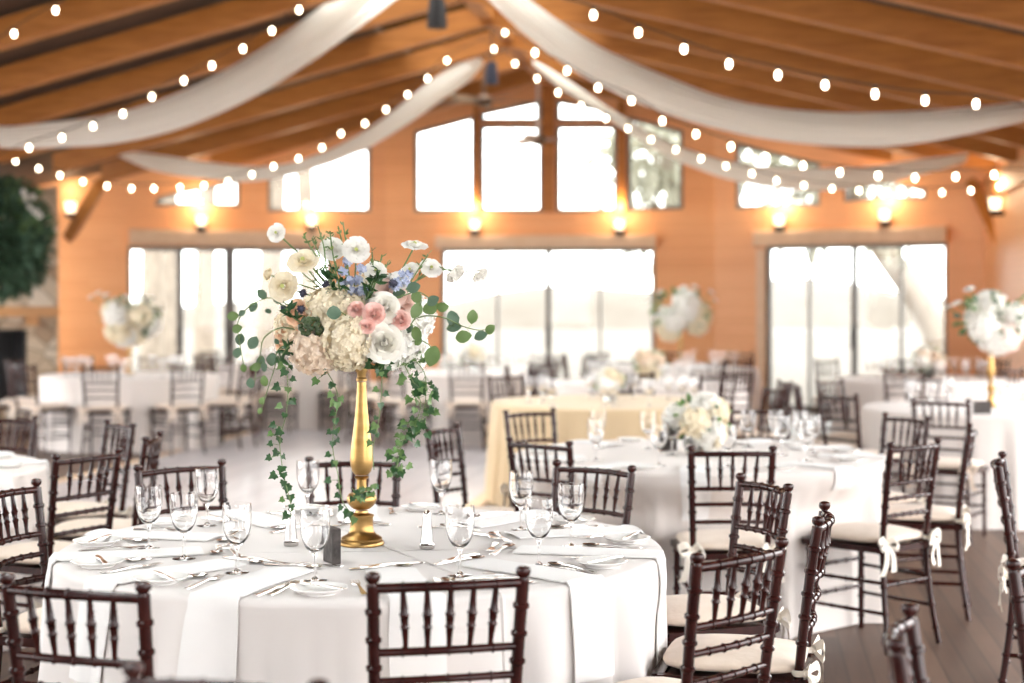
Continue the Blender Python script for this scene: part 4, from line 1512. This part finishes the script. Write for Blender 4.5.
for x, y, dy, r, m in ((316, 347, -.09, .084, 'blush'), (350, 340, -.125, .088, 'cream'), (336, 313, -.075, .090, 'cream'), (400, 338, -.03, .080, 'white_petal'), (384, 300, .02, .085, 'white_petal'),
                       (300, 328, .04, .078, 'cream'), (362, 330, .08, .105, 'cream'), (325, 318, .12, .085, 'cream'), (388, 354, -.06, .050, 'white_petal'), (408, 318, .09, .085, 'white_petal'), (370, 300, .1, .085, 'cream'),
                       (345, 348, .02, .07, 'cream'), (410, 352, .05, .06, 'white_petal')):
    c = LP(x, y, dy)
    mb = head_florets(MB(), r, int(190 * (r / .09) ** 2), .0155)
    o = obj('hydrangea', mb, m, fl, False)
    o.location = c
    d = outward(c)
    o.rotation_euler = d.to_track_quat('Z', 'Y').to_euler()
def flower(name, x, y, dy, r, layers, m, d=None, centre=False, op=1.0, label=None):
    c = LP(x, y, dy)
    dd = Vector(d).normalized() if d is not None else outward(c)
    X = aim(dd, c - dd * r * .5)
    o = obj(name, rose(MB(), r, layers, 0, op, X), m, fl, True, 60)
    if label:
        o['label'] = label
    if centre:
        mb = MB()
        cc = c - dd * r * .15
        for i in range(30):
            mb.ball(cc + (rvec() * .12 * r) * 1.0 + dd * r * .0, r * .045, 0, 5, 4)
        mb.ball(cc - dd * r * .05, r * .14, 0, 10, 6)
        obj('flower_centre', mb, 'yellow_green', o)
    return o
flower('rose', 384, 343, -.185, .052, ROSE_L, 'white_rose', (.1, -1, .15), label='open white rose')
flower('rose', 385, 307, -.15, .044, ROSE_L, 'white_rose', (.25, -1, .3), label='white rose')
flower('rose', 391, 291, -.09, .045, ROSE_L, 'pale_pink', (.3, -.8, .5), label='pale pink rose')
flower('rose', 404, 300, -.06, .04, ROSE_L, 'pale_pink', (.6, -.7, .4), label='pale pink rose')
for x, y, dy, r in ((356, 309, -.175, .027), (373.7, 313.5, -.19, .037), (367, 326, -.20, .025), (400.5, 320, -.15, .032)):
    flower('spray_rose', x, y, dy, r, SPRAY_L, 'pink', (RND.uniform(-.2, .3), -1, .25), label='pink spray rose')
for x, y, dy, r in ((294, 311, -.06, .046), (283, 331, -.01, .042), (282, 342, .0, .035), (301, 318, -.09, .04)):
    flower('peach_bloom', x, y, dy, r, SPRAY_L, 'peach', (-.6, -.8, .3), label='peach blossom')
root_pt = LP(352, 300, -.02)
RAN = [(275, 232, -.02, .026, (-.3, -1, .2)), (302, 257, -.08, .043, (-.1, -.75, .75)), (281, 285, -.10, .042, (-.3, -1, .25)), (267, 274, -.05, .022, (-.8, -.5, .3)), (332, 247, -.04, .034, (.1, -.7, .3)),
       (356, 249, -.09, .036, (.05, -1, .12)), (415, 241, -.04, .036, (.1, -.35, .95)), (409, 268, -.05, .026, (-.2, -.6, .5)), (432, 266, -.05, .030, (.3, -.8, .5)), (456, 275, -.04, .034, (.55, -.45, -.55)),
       (481, 276, -.02, .028, (.45, -.5, -.45)), (376, 269, -.07, .03, (.2, -.8, .5)), (400, 279, -.09, .026, (.2, -.9, .4))]
for x, y, dy, r, d in RAN:
    mm = 'cream' if x in (281, 267, 302) else 'white_petal'
    o = flower('ranunculus', x, y, dy, r * 1.08, SPRAY_L if x in (456, 481, 267) else RANUN_L, mm, d, True, label='cream ranunculus' if mm == 'cream' else 'white ranunculus')
    c = LP(x, y, dy) - Vector(d).normalized() * r * .5
    rt = root_pt + Vector(((c.x - root_pt.x) * .25, RND.uniform(-.04, .02), RND.uniform(-.03, .03)))
    mid = c.lerp(rt, .4) + Vector((0, 0, .03 if abs(d[2]) < .6 and x > 440 else .0)) - Vector(d) * .03
    mb = MB().sweep(catmull([c, mid, rt], 8), .0026, 6)
    obj('stem', mb, 'stem', o)
mb = MB()
for x, y, dy in ((347, 262, -.06), (343, 272, -.07), (350, 281, -.09), (352, 291, -.11), (360, 291, -.11), (358, 280, -.09), (361, 269, -.07), (365, 290, -.1), (341, 284, -.08)):
    head = head_florets(MB(), .0115, 7, .0115, 0)
    mb.join(head, Matrix.Translation(LP(x, y, dy)))
mb.sweep(catmull([LP(346, 255, -.05), LP(350, 280, -.06), LP(356, 305, -.05)], 6), .003, 6, 1)
o = obj('delphinium', mb, ['blue', 'stem'], fl, False)
o['label'] = 'blue delphinium spike'
mb = MB()
for x, y, dy in ((398, 283, -.09), (405, 282, -.08), (402, 276, -.07), (408, 276, -.06), (394, 288, -.1)):
    mb.join(head_florets(MB(), .0115, 7, .0125, 0), Matrix.Translation(LP(x, y, dy)))
o = obj('delphinium', mb, 'blue', fl, False)
o['label'] = 'pale blue delphinium cluster'
mb = MB()
for i in range(46):
    d = rvec()
    d.y = -abs(d.y)
    mb.ball(LP(312, 327, -.15) + Vector((d.x * .036, d.y * .02, d.z * .028)), .0078, 0, 8, 6)
obj('berry_cluster', mb, 'berry', fl)
for x, y, dy in ((284, 309, -.05), (301, 309, -.13), (393, 283, -.12), (326, 285, -.1), (303, 293, -.08)):
    mb = MB().ball((0, 0, 0), .011, 0, 10, 7)
    for i in range(60):
        d = rvec()
        mb.sweep([d * .008, d * .0165], [.0018, .0003], 4)
    o = obj('thistle', mb, 'thistle', fl)
    o.location = LP(x, y, dy)
# filler greenery: fine upright sprigs
for x0, y0, x1, y1 in ((312, 238, 336, 290), (304, 236, 334, 288), (322, 240, 340, 288), (338, 226, 346, 288), (343, 222, 347, 280), (318, 226, 326, 270), (308, 262, 332, 292), (296, 268, 330, 296), (318, 268, 336, 294),
                       (382, 255, 378, 285), (388, 262, 382, 290), (372, 252, 370, 285), (330, 232, 336, 270), (428, 255, 406, 290), (424, 262, 404, 296)):
    mb = MB()
    a, b = LP(x0, y0, RND.uniform(-.06, .04)), LP(x1, y1, -.07)
    c = catmull([a, a.lerp(b, .5) + Vector((RND.uniform(-.012, .012), 0, 0)), b], 6)
    mb.sweep(c, .0022, 5, 0)
    for i in range(9):
        q = c[RND.randint(0, len(c) // 2 + 2)]
        leaf_quad(mb, q, Vector((RND.uniform(-1, 1), RND.uniform(-1, 1), RND.uniform(.1, 1))), rvec(), RND.uniform(.013, .024), .007, RND.choice((0, 1)))
    obj('sprig', mb, ['stem', 'ivy_light'], fl, False)
for pts in ([(334, 292), (330, 282), (324, 272)], [(340, 292), (338, 280), (334, 268)], [(372, 292), (376, 280), (380, 270)], [(366, 300), (370, 290), (374, 280)], [(300, 322), (292, 316), (286, 308)], [(290, 345), (284, 352), (280, 362)], [(384, 362), (378, 368), (380, 376)]):
    mb = MB()
    c = catmull([LP(x, y, -.13) for x, y in pts], 5)
    mb.sweep(c, .003, 5, 0)
    for i in range(16):
        q = RND.choice(c)
        leaf_quad(mb, q, Vector((RND.uniform(-1, 1), RND.uniform(-1, .3), RND.uniform(-.3, 1))), rvec(), RND.uniform(.025, .045), .014, 1)
    obj('foliage_sprig', mb, ['stem', 'ivy'], fl, False)

def sprig(stem_px, leaves, base_m, nm='eucalyptus_sprig', size=(.042, .034)):
    """stem_px: (x, y, dy) list; leaves: (x, y, dx, dy2, scale, shade)"""
    mb = MB()
    c = catmull([LP(*p) for p in stem_px], 8)
    mb.sweep(c, [.0024 - .0012 * i / len(c) for i in range(len(c))], 5, 0)
    for x, y, ax, ay, sc, sh in leaves:
        ctr = LP(x, y, 0)
        q = min(c, key=lambda p: (Vector((p.x, p.z)) - Vector((ctr.x, ctr.z))).length)
        ctr.y = q.y + RND.uniform(-.02, .02)
        d = Vector((ax, RND.uniform(-.25, .25), -ay))
        d = d.normalized()
        l, w = size[0] * sc, size[1] * sc
        st = ctr - d * l * .5
        n = Vector((RND.uniform(-.35, .35), -1, RND.uniform(-.2, .5)))
        round_leaf(mb, st, d, n, l, w, 1 + sh)
        if (q - st).length < .05:
            mb.sweep([q, st], .0009, 4, 0)
    return obj(nm, mb, ['stem', 'euc', 'euc_light'], fl, True, 60)
sprig([(300, 315, -.05), (285, 303, -.06), (268, 298, -.06), (250, 306, -.05), (238, 322, -.04), (240, 345, -.03), (244, 366, -.03)],
      [(280.6, 298.5, 1, .3, 1, 0), (265.4, 294, 1, .8, .9, 0), (255.7, 307, -.6, .8, .85, 0), (245.5, 313, -.8, .6, .6, 0), (236, 316, -1, .1, .9, 1), (239.6, 328.6, -1, .4, .85, 1), (241, 339, -.2, 1, .9, 0), (238, 352.6, -.2, 1, .85, 0), (245, 367.6, .1, 1, .65, 1)], 0)
sprig([(298, 330, -.07), (280, 328, -.08), (264, 338, -.08), (260, 355, -.07), (256, 372, -.06), (254, 384, -.06)],
      [(272, 311, 1, .2, .5, 0), (258, 342, -.5, 1, 1.05, 0), (264, 360, -.4, 1, .8, 0), (260, 366, -.8, .5, .8, 1), (254, 382, 0, 1, .85, 0), (268, 380, 0, 1, .85, 1), (255, 367, -.3, 1, .5, 1), (268, 365, .3, 1, .6, 0)], 0)
sprig([(300, 345, -.05), (286, 345, -.06), (277, 352, -.06), (275, 366, -.05), (270, 382, -.05), (262, 408, -.05)],
      [(275, 359, .2, -1, 1.05, 0), (280, 341, -.5, -.6, .5, 0), (268, 368, -.3, 1, .5, 0), (264, 400, -.4, 1, .6, 1), (262, 410, -.4, 1, .5, 1)], 0)
sprig([(386, 300, -.1), (402, 296, -.12), (418, 292, -.12), (432, 300, -.1), (446, 308, -.08)],
      [(401, 294, -1, .3, 1.0, 0), (415.7, 288, .9, -.3, 1.05, 0), (418.6, 297, .4, 1, 1.0, 1), (432, 308, -1, .5, 1.2, 1), (434.5, 301, .8, -.5, 1.0, 0), (443.5, 307, 1, -.1, .95, 1)], 0, size=(.044, .034))
sprig([(398, 330, -.1), (410, 325, -.12), (418, 312, -.12), (422, 300, -.12)],
      [(419, 310, -.5, 1, 1.25, 1), (419, 333, .3, 1, 1.15, 1), (412, 328, -.5, 1, .7, 0), (399, 336.5, -.6, .9, 1.1, 1)], 0, size=(.044, .03))
sprig([(408, 322, -.02), (425, 316, -.03), (445, 318, -.03), (462, 326, -.03), (478, 330, -.03), (490, 329, -.03)],
      [(453, 319, -.2, -1, 1.2, 0), (454, 327, 1, -.2, 1.05, 0), (463.7, 336.5, -1, .2, 1.15, 1), (472.5, 317, .1, -1, 1.0, 1), (481, 335.5, -1, .4, .95, 0), (490, 329.5, .6, -.6, .85, 1)], 0, size=(.047, .036))
sprig([(405, 345, -.08), (418, 340, -.1), (430, 346, -.1), (435, 358, -.1)],
      [(434, 355, .3, -1, 1.35, 1), (420, 341, .6, -.6, .6, 1)], 0, size=(.050, .038))
sprig([(350, 318, -.16), (344, 314, -.185), (341, 312, -.19)], [(341.6, 312.5, -1, .1, 1.1, 0), (353, 322, .6, .7, .9, 0)], 0, size=(.042, .04))

def vine(stem_px, leaves, lm=('ivy', 'ivy_light'), size=.024, extra=0, spread=.02, pl=.15):
    mb = MB()
    c = catmull([LP(*p) for p in stem_px], 10)
    mb.sweep(c, .0014, 5, 0)
    for x, y in leaves:
        ctr = LP(x, y, 0)
        q = min(c, key=lambda p: (Vector((p.x, p.z)) - Vector((ctr.x, ctr.z))).length)
        ctr.y = q.y + RND.uniform(-.015, .015)
        d = Vector((ctr.x - q.x, RND.uniform(-.006, .006), -abs(ctr.z - q.z) - .006 - RND.random() * .012))
        l = size * RND.uniform(.85, 1.3)
        ivy_leaf(mb, ctr - d.normalized() * l * .45, d, Vector((RND.uniform(-.7, .7), -1, RND.uniform(-.2, .7))), l, 1 if RND.random() > pl else 2)
        mb.sweep([q, ctr - d.normalized() * l * .3], .0008, 4, 0)
    for i in range(extra):
        q = RND.choice(c)
        o = Vector((RND.uniform(-1, 1), RND.uniform(-1, 1), RND.uniform(-1, .4))) * spread
        l = size * RND.uniform(.7, 1.2)
        ivy_leaf(mb, q + o, Vector((o.x, o.y, -abs(o.z) - .01)), Vector((RND.uniform(-.7, .7), -1, RND.uniform(-.2, .7))), l, 1 if RND.random() > pl else 2)
        mb.sweep([q, q + o], .0007, 4, 0)
    return obj('ivy_vine', mb, ['stem', *lm], fl, False)
vine([(298, 350, -.08), (288, 368, -.09), (288, 392, -.10), (286, 415, -.10), (280, 440, -.10), (282, 465, -.10), (286, 485, -.10), (291, 505, -.10), (291, 516, -.10)],
     [(280, 386), (292.5, 389), (295, 400.6), (283, 404.6), (289, 413.5), (277, 423), (274, 432), (274.5, 441), (283, 430), (284, 438.5), (279.6, 451), (273, 455), (286, 466.6), (277.5, 472.5), (288, 480), (291, 486.5), (285.5, 496.4), (295, 495), (297, 503), (290, 512),
      (284, 366), (288, 372), (298, 378), (281, 360)], extra=5, spread=.012)
vine([(322, 365, -.08), (333, 382, -.10), (338, 400, -.10), (334, 425, -.10), (333, 450, -.09), (338, 475, -.09), (342, 500, -.10), (352, 514, -.11), (358, 520, -.11)],
     [(318, 381), (336, 384), (333, 394), (341, 404), (335, 412), (339, 420), (332, 430), (336, 442), (331, 452), (336, 462), (330, 478), (341, 484), (340, 492), (344, 504), (350, 510), (357, 517), (336, 402), (326, 372)], extra=8, spread=.014, pl=.3)
vine([(382, 360, -.10), (382, 380, -.12), (381, 400, -.12), (378, 425, -.12), (373, 448, -.11), (374, 470, -.11)],
     [(388, 373), (378, 388), (390, 392), (384, 404), (377, 424), (374, 428), (372, 441), (382, 366)], extra=4, spread=.012, pl=.3)
vine([(398, 352, -.06), (408, 372, -.06), (418, 392, -.06), (420, 410, -.06), (412, 428, -.06), (403, 440, -.06), (398, 462, -.06), (396, 472, -.06)],
     [(403, 436), (399, 442), (411, 437), (404, 452), (398, 460), (396, 470), (415, 424)], extra=44, spread=.034, pl=.55, size=.026)
vine([(410, 355, -.03), (424, 372, -.04), (426, 392, -.04), (424, 412, -.05), (420, 424, -.05)], [], extra=40, spread=.032, pl=.6, size=.025)
vine([(374, 352, -.14), (383, 362, -.16), (380, 372, -.16)], [(376, 358), (382, 350), (372, 364), (384, 360)], extra=8, spread=.02)
vine([(352, 488, -.05), (358, 494, -.06), (366, 490, -.06), (374, 484, -.05)], [(354, 497), (362, 498), (370, 488), (376, 485), (366, 494), (358, 490)], extra=12, spread=.016, pl=.5, size=.02)

# ------------------------------------------------------------------ chairs round the main table
def to(c, p):
    return (c.x - p[0], c.y - p[1])
for x, y, l in main_chairs:
    chair(x, y, to(MC, (x, y)) if x != -.625 else (.06, -1), l, 'chairs at the gold-stand table')

# ------------------------------------------------------------------ second table
T2 = Vector((.93, 7.9))
t2_chairs = ((.93, 6.62, 'dark chiavari chair centred before the second table, back to the viewer'), (.118, 6.96, 'dark chiavari chair at the near left of the second table'),
                (1.775, 6.9, 'dark chiavari chair with ivory bows at the near right of the second table'), (2.25, 7.7, 'dark chiavari chair seen edge on, right of the second table'),
                (2.14, 8.5, 'dark chiavari chair at the far right of the second table'), (-.345, 7.76, 'dark chiavari chair seen edge on, left of the second table'),
                (.1, 8.95, 'blurred chiavari chair at the far left of the second table'), (1.45, 9.15, 'blurred chiavari chair behind the glasses of the second table'))
_, rad2 = tablecloth(T2.x, T2.y, 9, 'cloth', 'white cloth on the second table with the low white flowers', na=300, chairs_at=[q[:2] for q in t2_chairs] + [(2.15, 7.93)])
for x, y, l in t2_chairs:
    chair(x, y, {2.25: (-.96, .28), -.345: (.92, -.39)}.get(x, to(T2, (x, y))), l, 'chairs at the second table')

TL = Vector((-3.1, 7.2))
tl_chairs = ((-1.73, 6.4, 'dark chiavari chair standing between the near table and the left cropped table'), (-1.66, 7.25, 'dark chiavari chair seen edge on at the right of the left cropped table'),
                (-2.0, 8.0, 'reddish chiavari chair at the far right of the left cropped table'), (-2.72, 8.45, 'chiavari chair behind the left cropped table, cut by the picture edge'))
_, rl = tablecloth(TL.x, TL.y, 13, 'cloth', 'white cloth on the table cropped by the left edge', na=240, chairs_at=[q[:2] for q in tl_chairs])
for x, y, l in tl_chairs:
    chair(x, y, to(TL, (x, y)), l, 'chairs at the left cropped table')
chair(1.93, 6.2, (.94, -.34), 'dark chiavari chair with an ivory bow standing edge on at the right picture edge')
chair(.74, 2.97, (.93, -.30), 'mahogany chiavari chair nearest the viewer, only its top at the bottom right')
chair(1.31, 3.78, (.62, -.80), 'mahogany chiavari chair cut by the right picture edge, lower corner')
chair(-.47, 2.56, (-.35, -.94), 'mahogany chiavari chair with only its top rail at the bottom left edge')

# ------------------------------------------------------------------ far tables
def arrangement(x, y, z, r, label, n=9, tall=False, mats=('white_petal', 'cream')):
    t = thing('flower_arrangement', label, 'flowers', (x, y, z))
    for i in range(n):
        d = rvec()
        c = Vector((d.x * r * .62, d.y * r * .62, d.z * r * .5 + r * .45))
        mb = head_florets(MB(), r * .42, 46, r * .13)
        o = obj('hydrangea', mb, mats[i % len(mats)], t, False)
        o.location = c
        o.rotation_euler = (d + Vector((0, 0, .3))).to_track_quat('Z', 'Y').to_euler()
    mb = MB()
    for i in range(int(46 * (1.6 if tall else 1))):
        d = rvec()
        d.z = d.z * .8 + (.2 if tall else .1)
        c = Vector((d.x * r * .8, d.y * r * .8, d.z * r * .7 + r * .45))
        leaf_quad(mb, c, d + Vector((0, 0, -.3)), rvec(), r * .30, r * .14, RND.choice((0, 1, 1)))
    obj('foliage', mb, ['euc', 'ivy_light'], t, False)
    if tall:
        mb = MB()
        for i in range(9):
            a = 2 * PI * i / 9 + RND.uniform(-.2, .2)
            q = Vector((math.cos(a) * r * RND.uniform(.7, 1.3), math.sin(a) * r * RND.uniform(.7, 1.3), r * RND.uniform(.8, 1.5)))
            mb.sweep(catmull([(0, 0, r * .4), q * .6 + Vector((0, 0, r * .1)), q], 4), .004, 4, 0)
            mb.join(rose(MB(), .04, RANUN_L, 1, 1, aim(Vector((q.x, q.y, .5)), q)))
        obj('ranunculus_stems', mb, ['stem', 'white_petal'], t, True, 60)

def gold_vase(x, y, h, label, m='gold'):
    t = thing('gold_stand', label, 'stand', (x, y, TZ + .001))
    pr = [(0, 0), (.068, 0), (.07, .01), (.045, .03), (.036, .04), (.036, .09), (.02, .1), (.045, .135), (.038, .16), (.016, .17), (.016, .2), (.034, .25), (.036, .28), (.018, .42), (.013, h - .03), (.02, h - .02), (.02, h), (0, h)]
    obj('column', MB().lathe([(r * .72, z) for r, z in pr], 20), m, t)

def low_vase(x, y, h, label):
    t = thing('vase', label, 'vase', (x, y, TZ + .001))
    obj('bowl', MB().lathe([(0, 0), (.05, 0), (.06, .01), (.075, h * .6), (.07, h), (.064, h), (.068, h * .6), (.05, .014), (0, .012)], 24), 'glass', t)

arrangement(T2.x + .0, T2.y - .05, TZ + .09, .17, 'low cluster of white flowers on the second table', 9)
low_vase(T2.x, T2.y - .05, .10, 'small glass vase under the low white flowers of the second table')
p = on_top(668, 451)
t = thing('table_number', 'dark number block beside the low white flowers', 'table number', (p.x, p.y, TZ + .001), .2)
obj('block', MB().box((0, 0, .05), (.09, .025, .10)), 'slate', t, False)
for i, (a, w_) in enumerate(((-97, 'centred before the second table'), (-128, 'near left on the second table'), (-50, 'near right on the second table'), (-9, 'right rim of the second table'), (25, 'far right of the second table'), (195, 'left rim of the second table'), (128, 'far left of the second table'), (60, 'far rim of the second table'))):
    ar = math.radians(a)
    napkin(T2.x, T2.y, ar, rad2, 'white napkin draped over the rim at the ' + w_ if 'centred' not in w_ else 'white napkin draped over the rim, ' + w_, r0=.6, drop=.07 if a in (-50, -9) else .2, group='napkins on the second table')
    x, y = T2.x + .78 * math.cos(ar - .3), T2.y + .78 * math.sin(ar - .3)
    put(plate_me, 'bread_plate', 'plate', x, y, TZ + .0012, 0, 'small white plate at the ' + w_ if 'centred' not in w_ else 'small white plate, ' + w_, 'plates on the second table')
    x, y = T2.x + .60 * math.cos(ar + .25), T2.y + .60 * math.sin(ar + .25)
    far_glass(x, y, 'stemmed glass at the ' + w_ if 'centred' not in w_ else 'stemmed glass, ' + w_, 'glasses on the second table')
for i, (x, y) in enumerate(((782, 455), (800, 448), (748, 447), (648, 449), (672, 455))):
    p = on_top(x, y)
    far_glass(p.x, p.y, ['foremost of two glasses right of the low white flowers', 'rear one of two glasses right of the low white flowers', 'glass just right of the low white flowers', 'glass left of the dark number block', 'glass in front of the dark number block'][i], 'glasses on the second table')
for i, (a, w_) in enumerate(((-35, 'near right'), (5, 'right rim'), (40, 'far right'))):
    ar = math.radians(a)
    put(plate_me, 'bread_plate', 'plate', TL.x + .76 * math.cos(ar), TL.y + .76 * math.sin(ar), TZ + .0012, 0, 'small white plate at the %s of the left cropped table' % w_, 'plates on the left cropped table')
    napkin(TL.x, TL.y, ar + .25, rl, 'white napkin over the %s of the left cropped table' % w_, r0=.6, drop=.2, group='napkins on the left cropped table')

ORD = ['first', 'second', 'third', 'fourth', 'fifth', 'sixth', 'seventh', 'eighth', 'ninth', 'tenth', 'eleventh', 'twelfth']
def far_table(cx, cy, seed, desc, mt='cloth', nch=9, a0=0.0, ngl=9, fixed=(), skip=()):
    c = Vector((cx, cy))
    ch = []
    for i in range(nch):
        a = a0 + 2 * PI * i / nch
        x, y = cx + 1.40 * math.cos(a), cy + 1.40 * math.sin(a)
        if any(abs((a - s + PI) % (2 * PI) - PI) < .4 for s in skip):
            continue
        ch.append((x, y))
    ch += list(fixed)
    tablecloth(cx, cy, seed, mt, ('champagne' if mt == 'cloth_tan' else 'white') + ' cloth on the table ' + desc, na=150, nz=12, chairs_at=ch)
    vis = [q for q in ch if -25 < CX + F * q[0] / q[1] < 1049]
    vis.sort(key=lambda q: q[0] / q[1])
    for i, (x, y) in enumerate(vis):
        far_chair(x, y, to(c, (x, y)), '%s chair from the left at the table %s' % (ORD[i], desc), 'chairs around the table ' + desc)
    g = []
    for i in range(ngl):
        a = a0 + .3 + 2 * PI * i / ngl + RND.uniform(-.1, .1)
        r = .62 + RND.uniform(-.08, .05)
        g.append((cx + r * math.cos(a), cy + r * math.sin(a)))
        if i % 2 == 0:
            g.append((cx + (r - .09) * math.cos(a + .12), cy + (r - .09) * math.sin(a + .12)))
    g = [q for q in g if -10 < CX + F * q[0] / q[1] < 1034]
    g.sort(key=lambda q: q[0] / q[1])
    for i, (x, y) in enumerate(g):
        far_glass(x, y, '%s glass from the left on the table %s' % (ORD[i] if i < 12 else str(i + 1) + 'th', desc), 'wine glasses on the table ' + desc)

far_table(3.5, 11.45, 21, 'with tall flowers near the right edge', nch=9, a0=.25, fixed=((2.72, 9.95), (2.2, 10.6)), skip=(math.radians(-118), math.radians(-145), math.radians(-100)))
far_table(.76, 12.2, 22, 'with the champagne cloth', 'cloth_tan', nch=9, a0=.1, skip=tuple(math.radians(q) for q in (-170, -150, -125, -105, 170, -85)))
far_table(-4.1, 16.8, 23, 'with tall flowers near the fireplace', nch=10, a0=.35)
far_table(-.45, 17.6, 24, 'before the middle doors', nch=10, a0=.3)
far_table(2.0, 18.6, 25, 'with tall flowers between two doors', nch=9, a0=.2, skip=(math.radians(-148), math.radians(-29), math.radians(11.5)))
far_table(4.25, 16.0, 26, 'before the right door', nch=9, a0=.1, ngl=12, skip=(math.radians(166), math.radians(-154)))
far_table(1.35, 15.3, 27, 'with the low tan flowers', nch=9, a0=.33, ngl=12, skip=(math.radians(-25), math.radians(20)))
far_table(-2.75, 19.7, 28, 'behind the hanging ivy', nch=9, a0=.5)

gold_vase(3.5, 11.45, .50, 'gold stand holding the tall right-hand flowers')
arrangement(3.5, 11.45, TZ + .50, .26, 'tall white flower arrangement near the right edge', 10, True, ('white_petal', 'pale_pink', 'white_petal'))
gold_vase(-4.1, 16.8, .46, 'gold stand holding the tall left flowers')
arrangement(-4.1, 16.8, TZ + .44, .32, 'tall white and green flower arrangement in front of the left doors', 10, True)
gold_vase(2.0, 18.6, .48, 'gold stand holding the tall middle flowers')
arrangement(2.0, 18.6, TZ + .46, .36, 'tall white flower arrangement between the middle and right doors', 10, True)
low_vase(4.25, 16.0, .10, 'small glass vase before the right door')
arrangement(4.25, 16.0, TZ + .09, .18, 'low blush flowers before the right glass door', 8, False, ('blush', 'white_petal'))
low_vase(1.35, 15.3, .10, 'small glass vase with low tan flowers')
arrangement(1.35, 15.3, TZ + .09, .18, 'low tan and white flowers behind the second table', 8, False, ('blush', 'cream'))
low_vase(.76, 12.2, .10, 'small glass vase on the champagne cloth')
arrangement(.76, 12.2, TZ + .09, .13, 'low white flowers on the champagne cloth', 7, False, ('white_petal', 'cream'))
low_vase(-.45, 17.6, .10, 'small glass vase before the middle doors')
arrangement(-.45, 17.6, TZ + .09, .16, 'low white flowers before the middle glass doors', 7)
p = on_top(982, 414)
t = thing('table_number', 'dark wooden number block in front of the tall right-hand flowers', 'table number', (p.x, p.y, TZ + .001), 0)
obj('block', MB().box((0, 0, .045), (.12, .03, .09)), 'slate', t, False)

# ------------------------------------------------------------------ light, world, camera
w = bpy.data.worlds.new('World')
SC.world = w
w.use_nodes = True
bg = w.node_tree.nodes['Background']
bg.inputs[0].default_value = (.98, .975, .97, 1)
bg.inputs[1].default_value = 7.0

cam = bpy.data.cameras.new('Camera')
co = bpy.data.objects.new('Camera', cam)
COL.objects.link(co)
co.location = (0, 0, H)
co.rotation_euler = (PI / 2, 0, 0)
cam.sensor_width = 36
cam.lens = F / 1024 * 36
cam.shift_y = -(341.5 - HY) / 1024
cam.clip_end = 400
cam.dof.use_dof = True
cam.dof.focus_distance = 4.65
cam.dof.aperture_fstop = 1.85
SC.camera = co

SC.view_settings.view_transform = 'Standard'
SC.view_settings.look = 'None'
SC.view_settings.exposure = 0.25
SC.view_settings.gamma = 1
SC.view_settings.use_curve_mapping = False
SC.cycles.use_denoising = True
SC.cycles.max_bounces = 14
SC.cycles.transmission_bounces = 10
SC.cycles.transparent_max_bounces = 16
SC.cycles.sample_clamp_indirect = 6
SC.cycles.caustics_reflective = False
SC.cycles.caustics_refractive = False
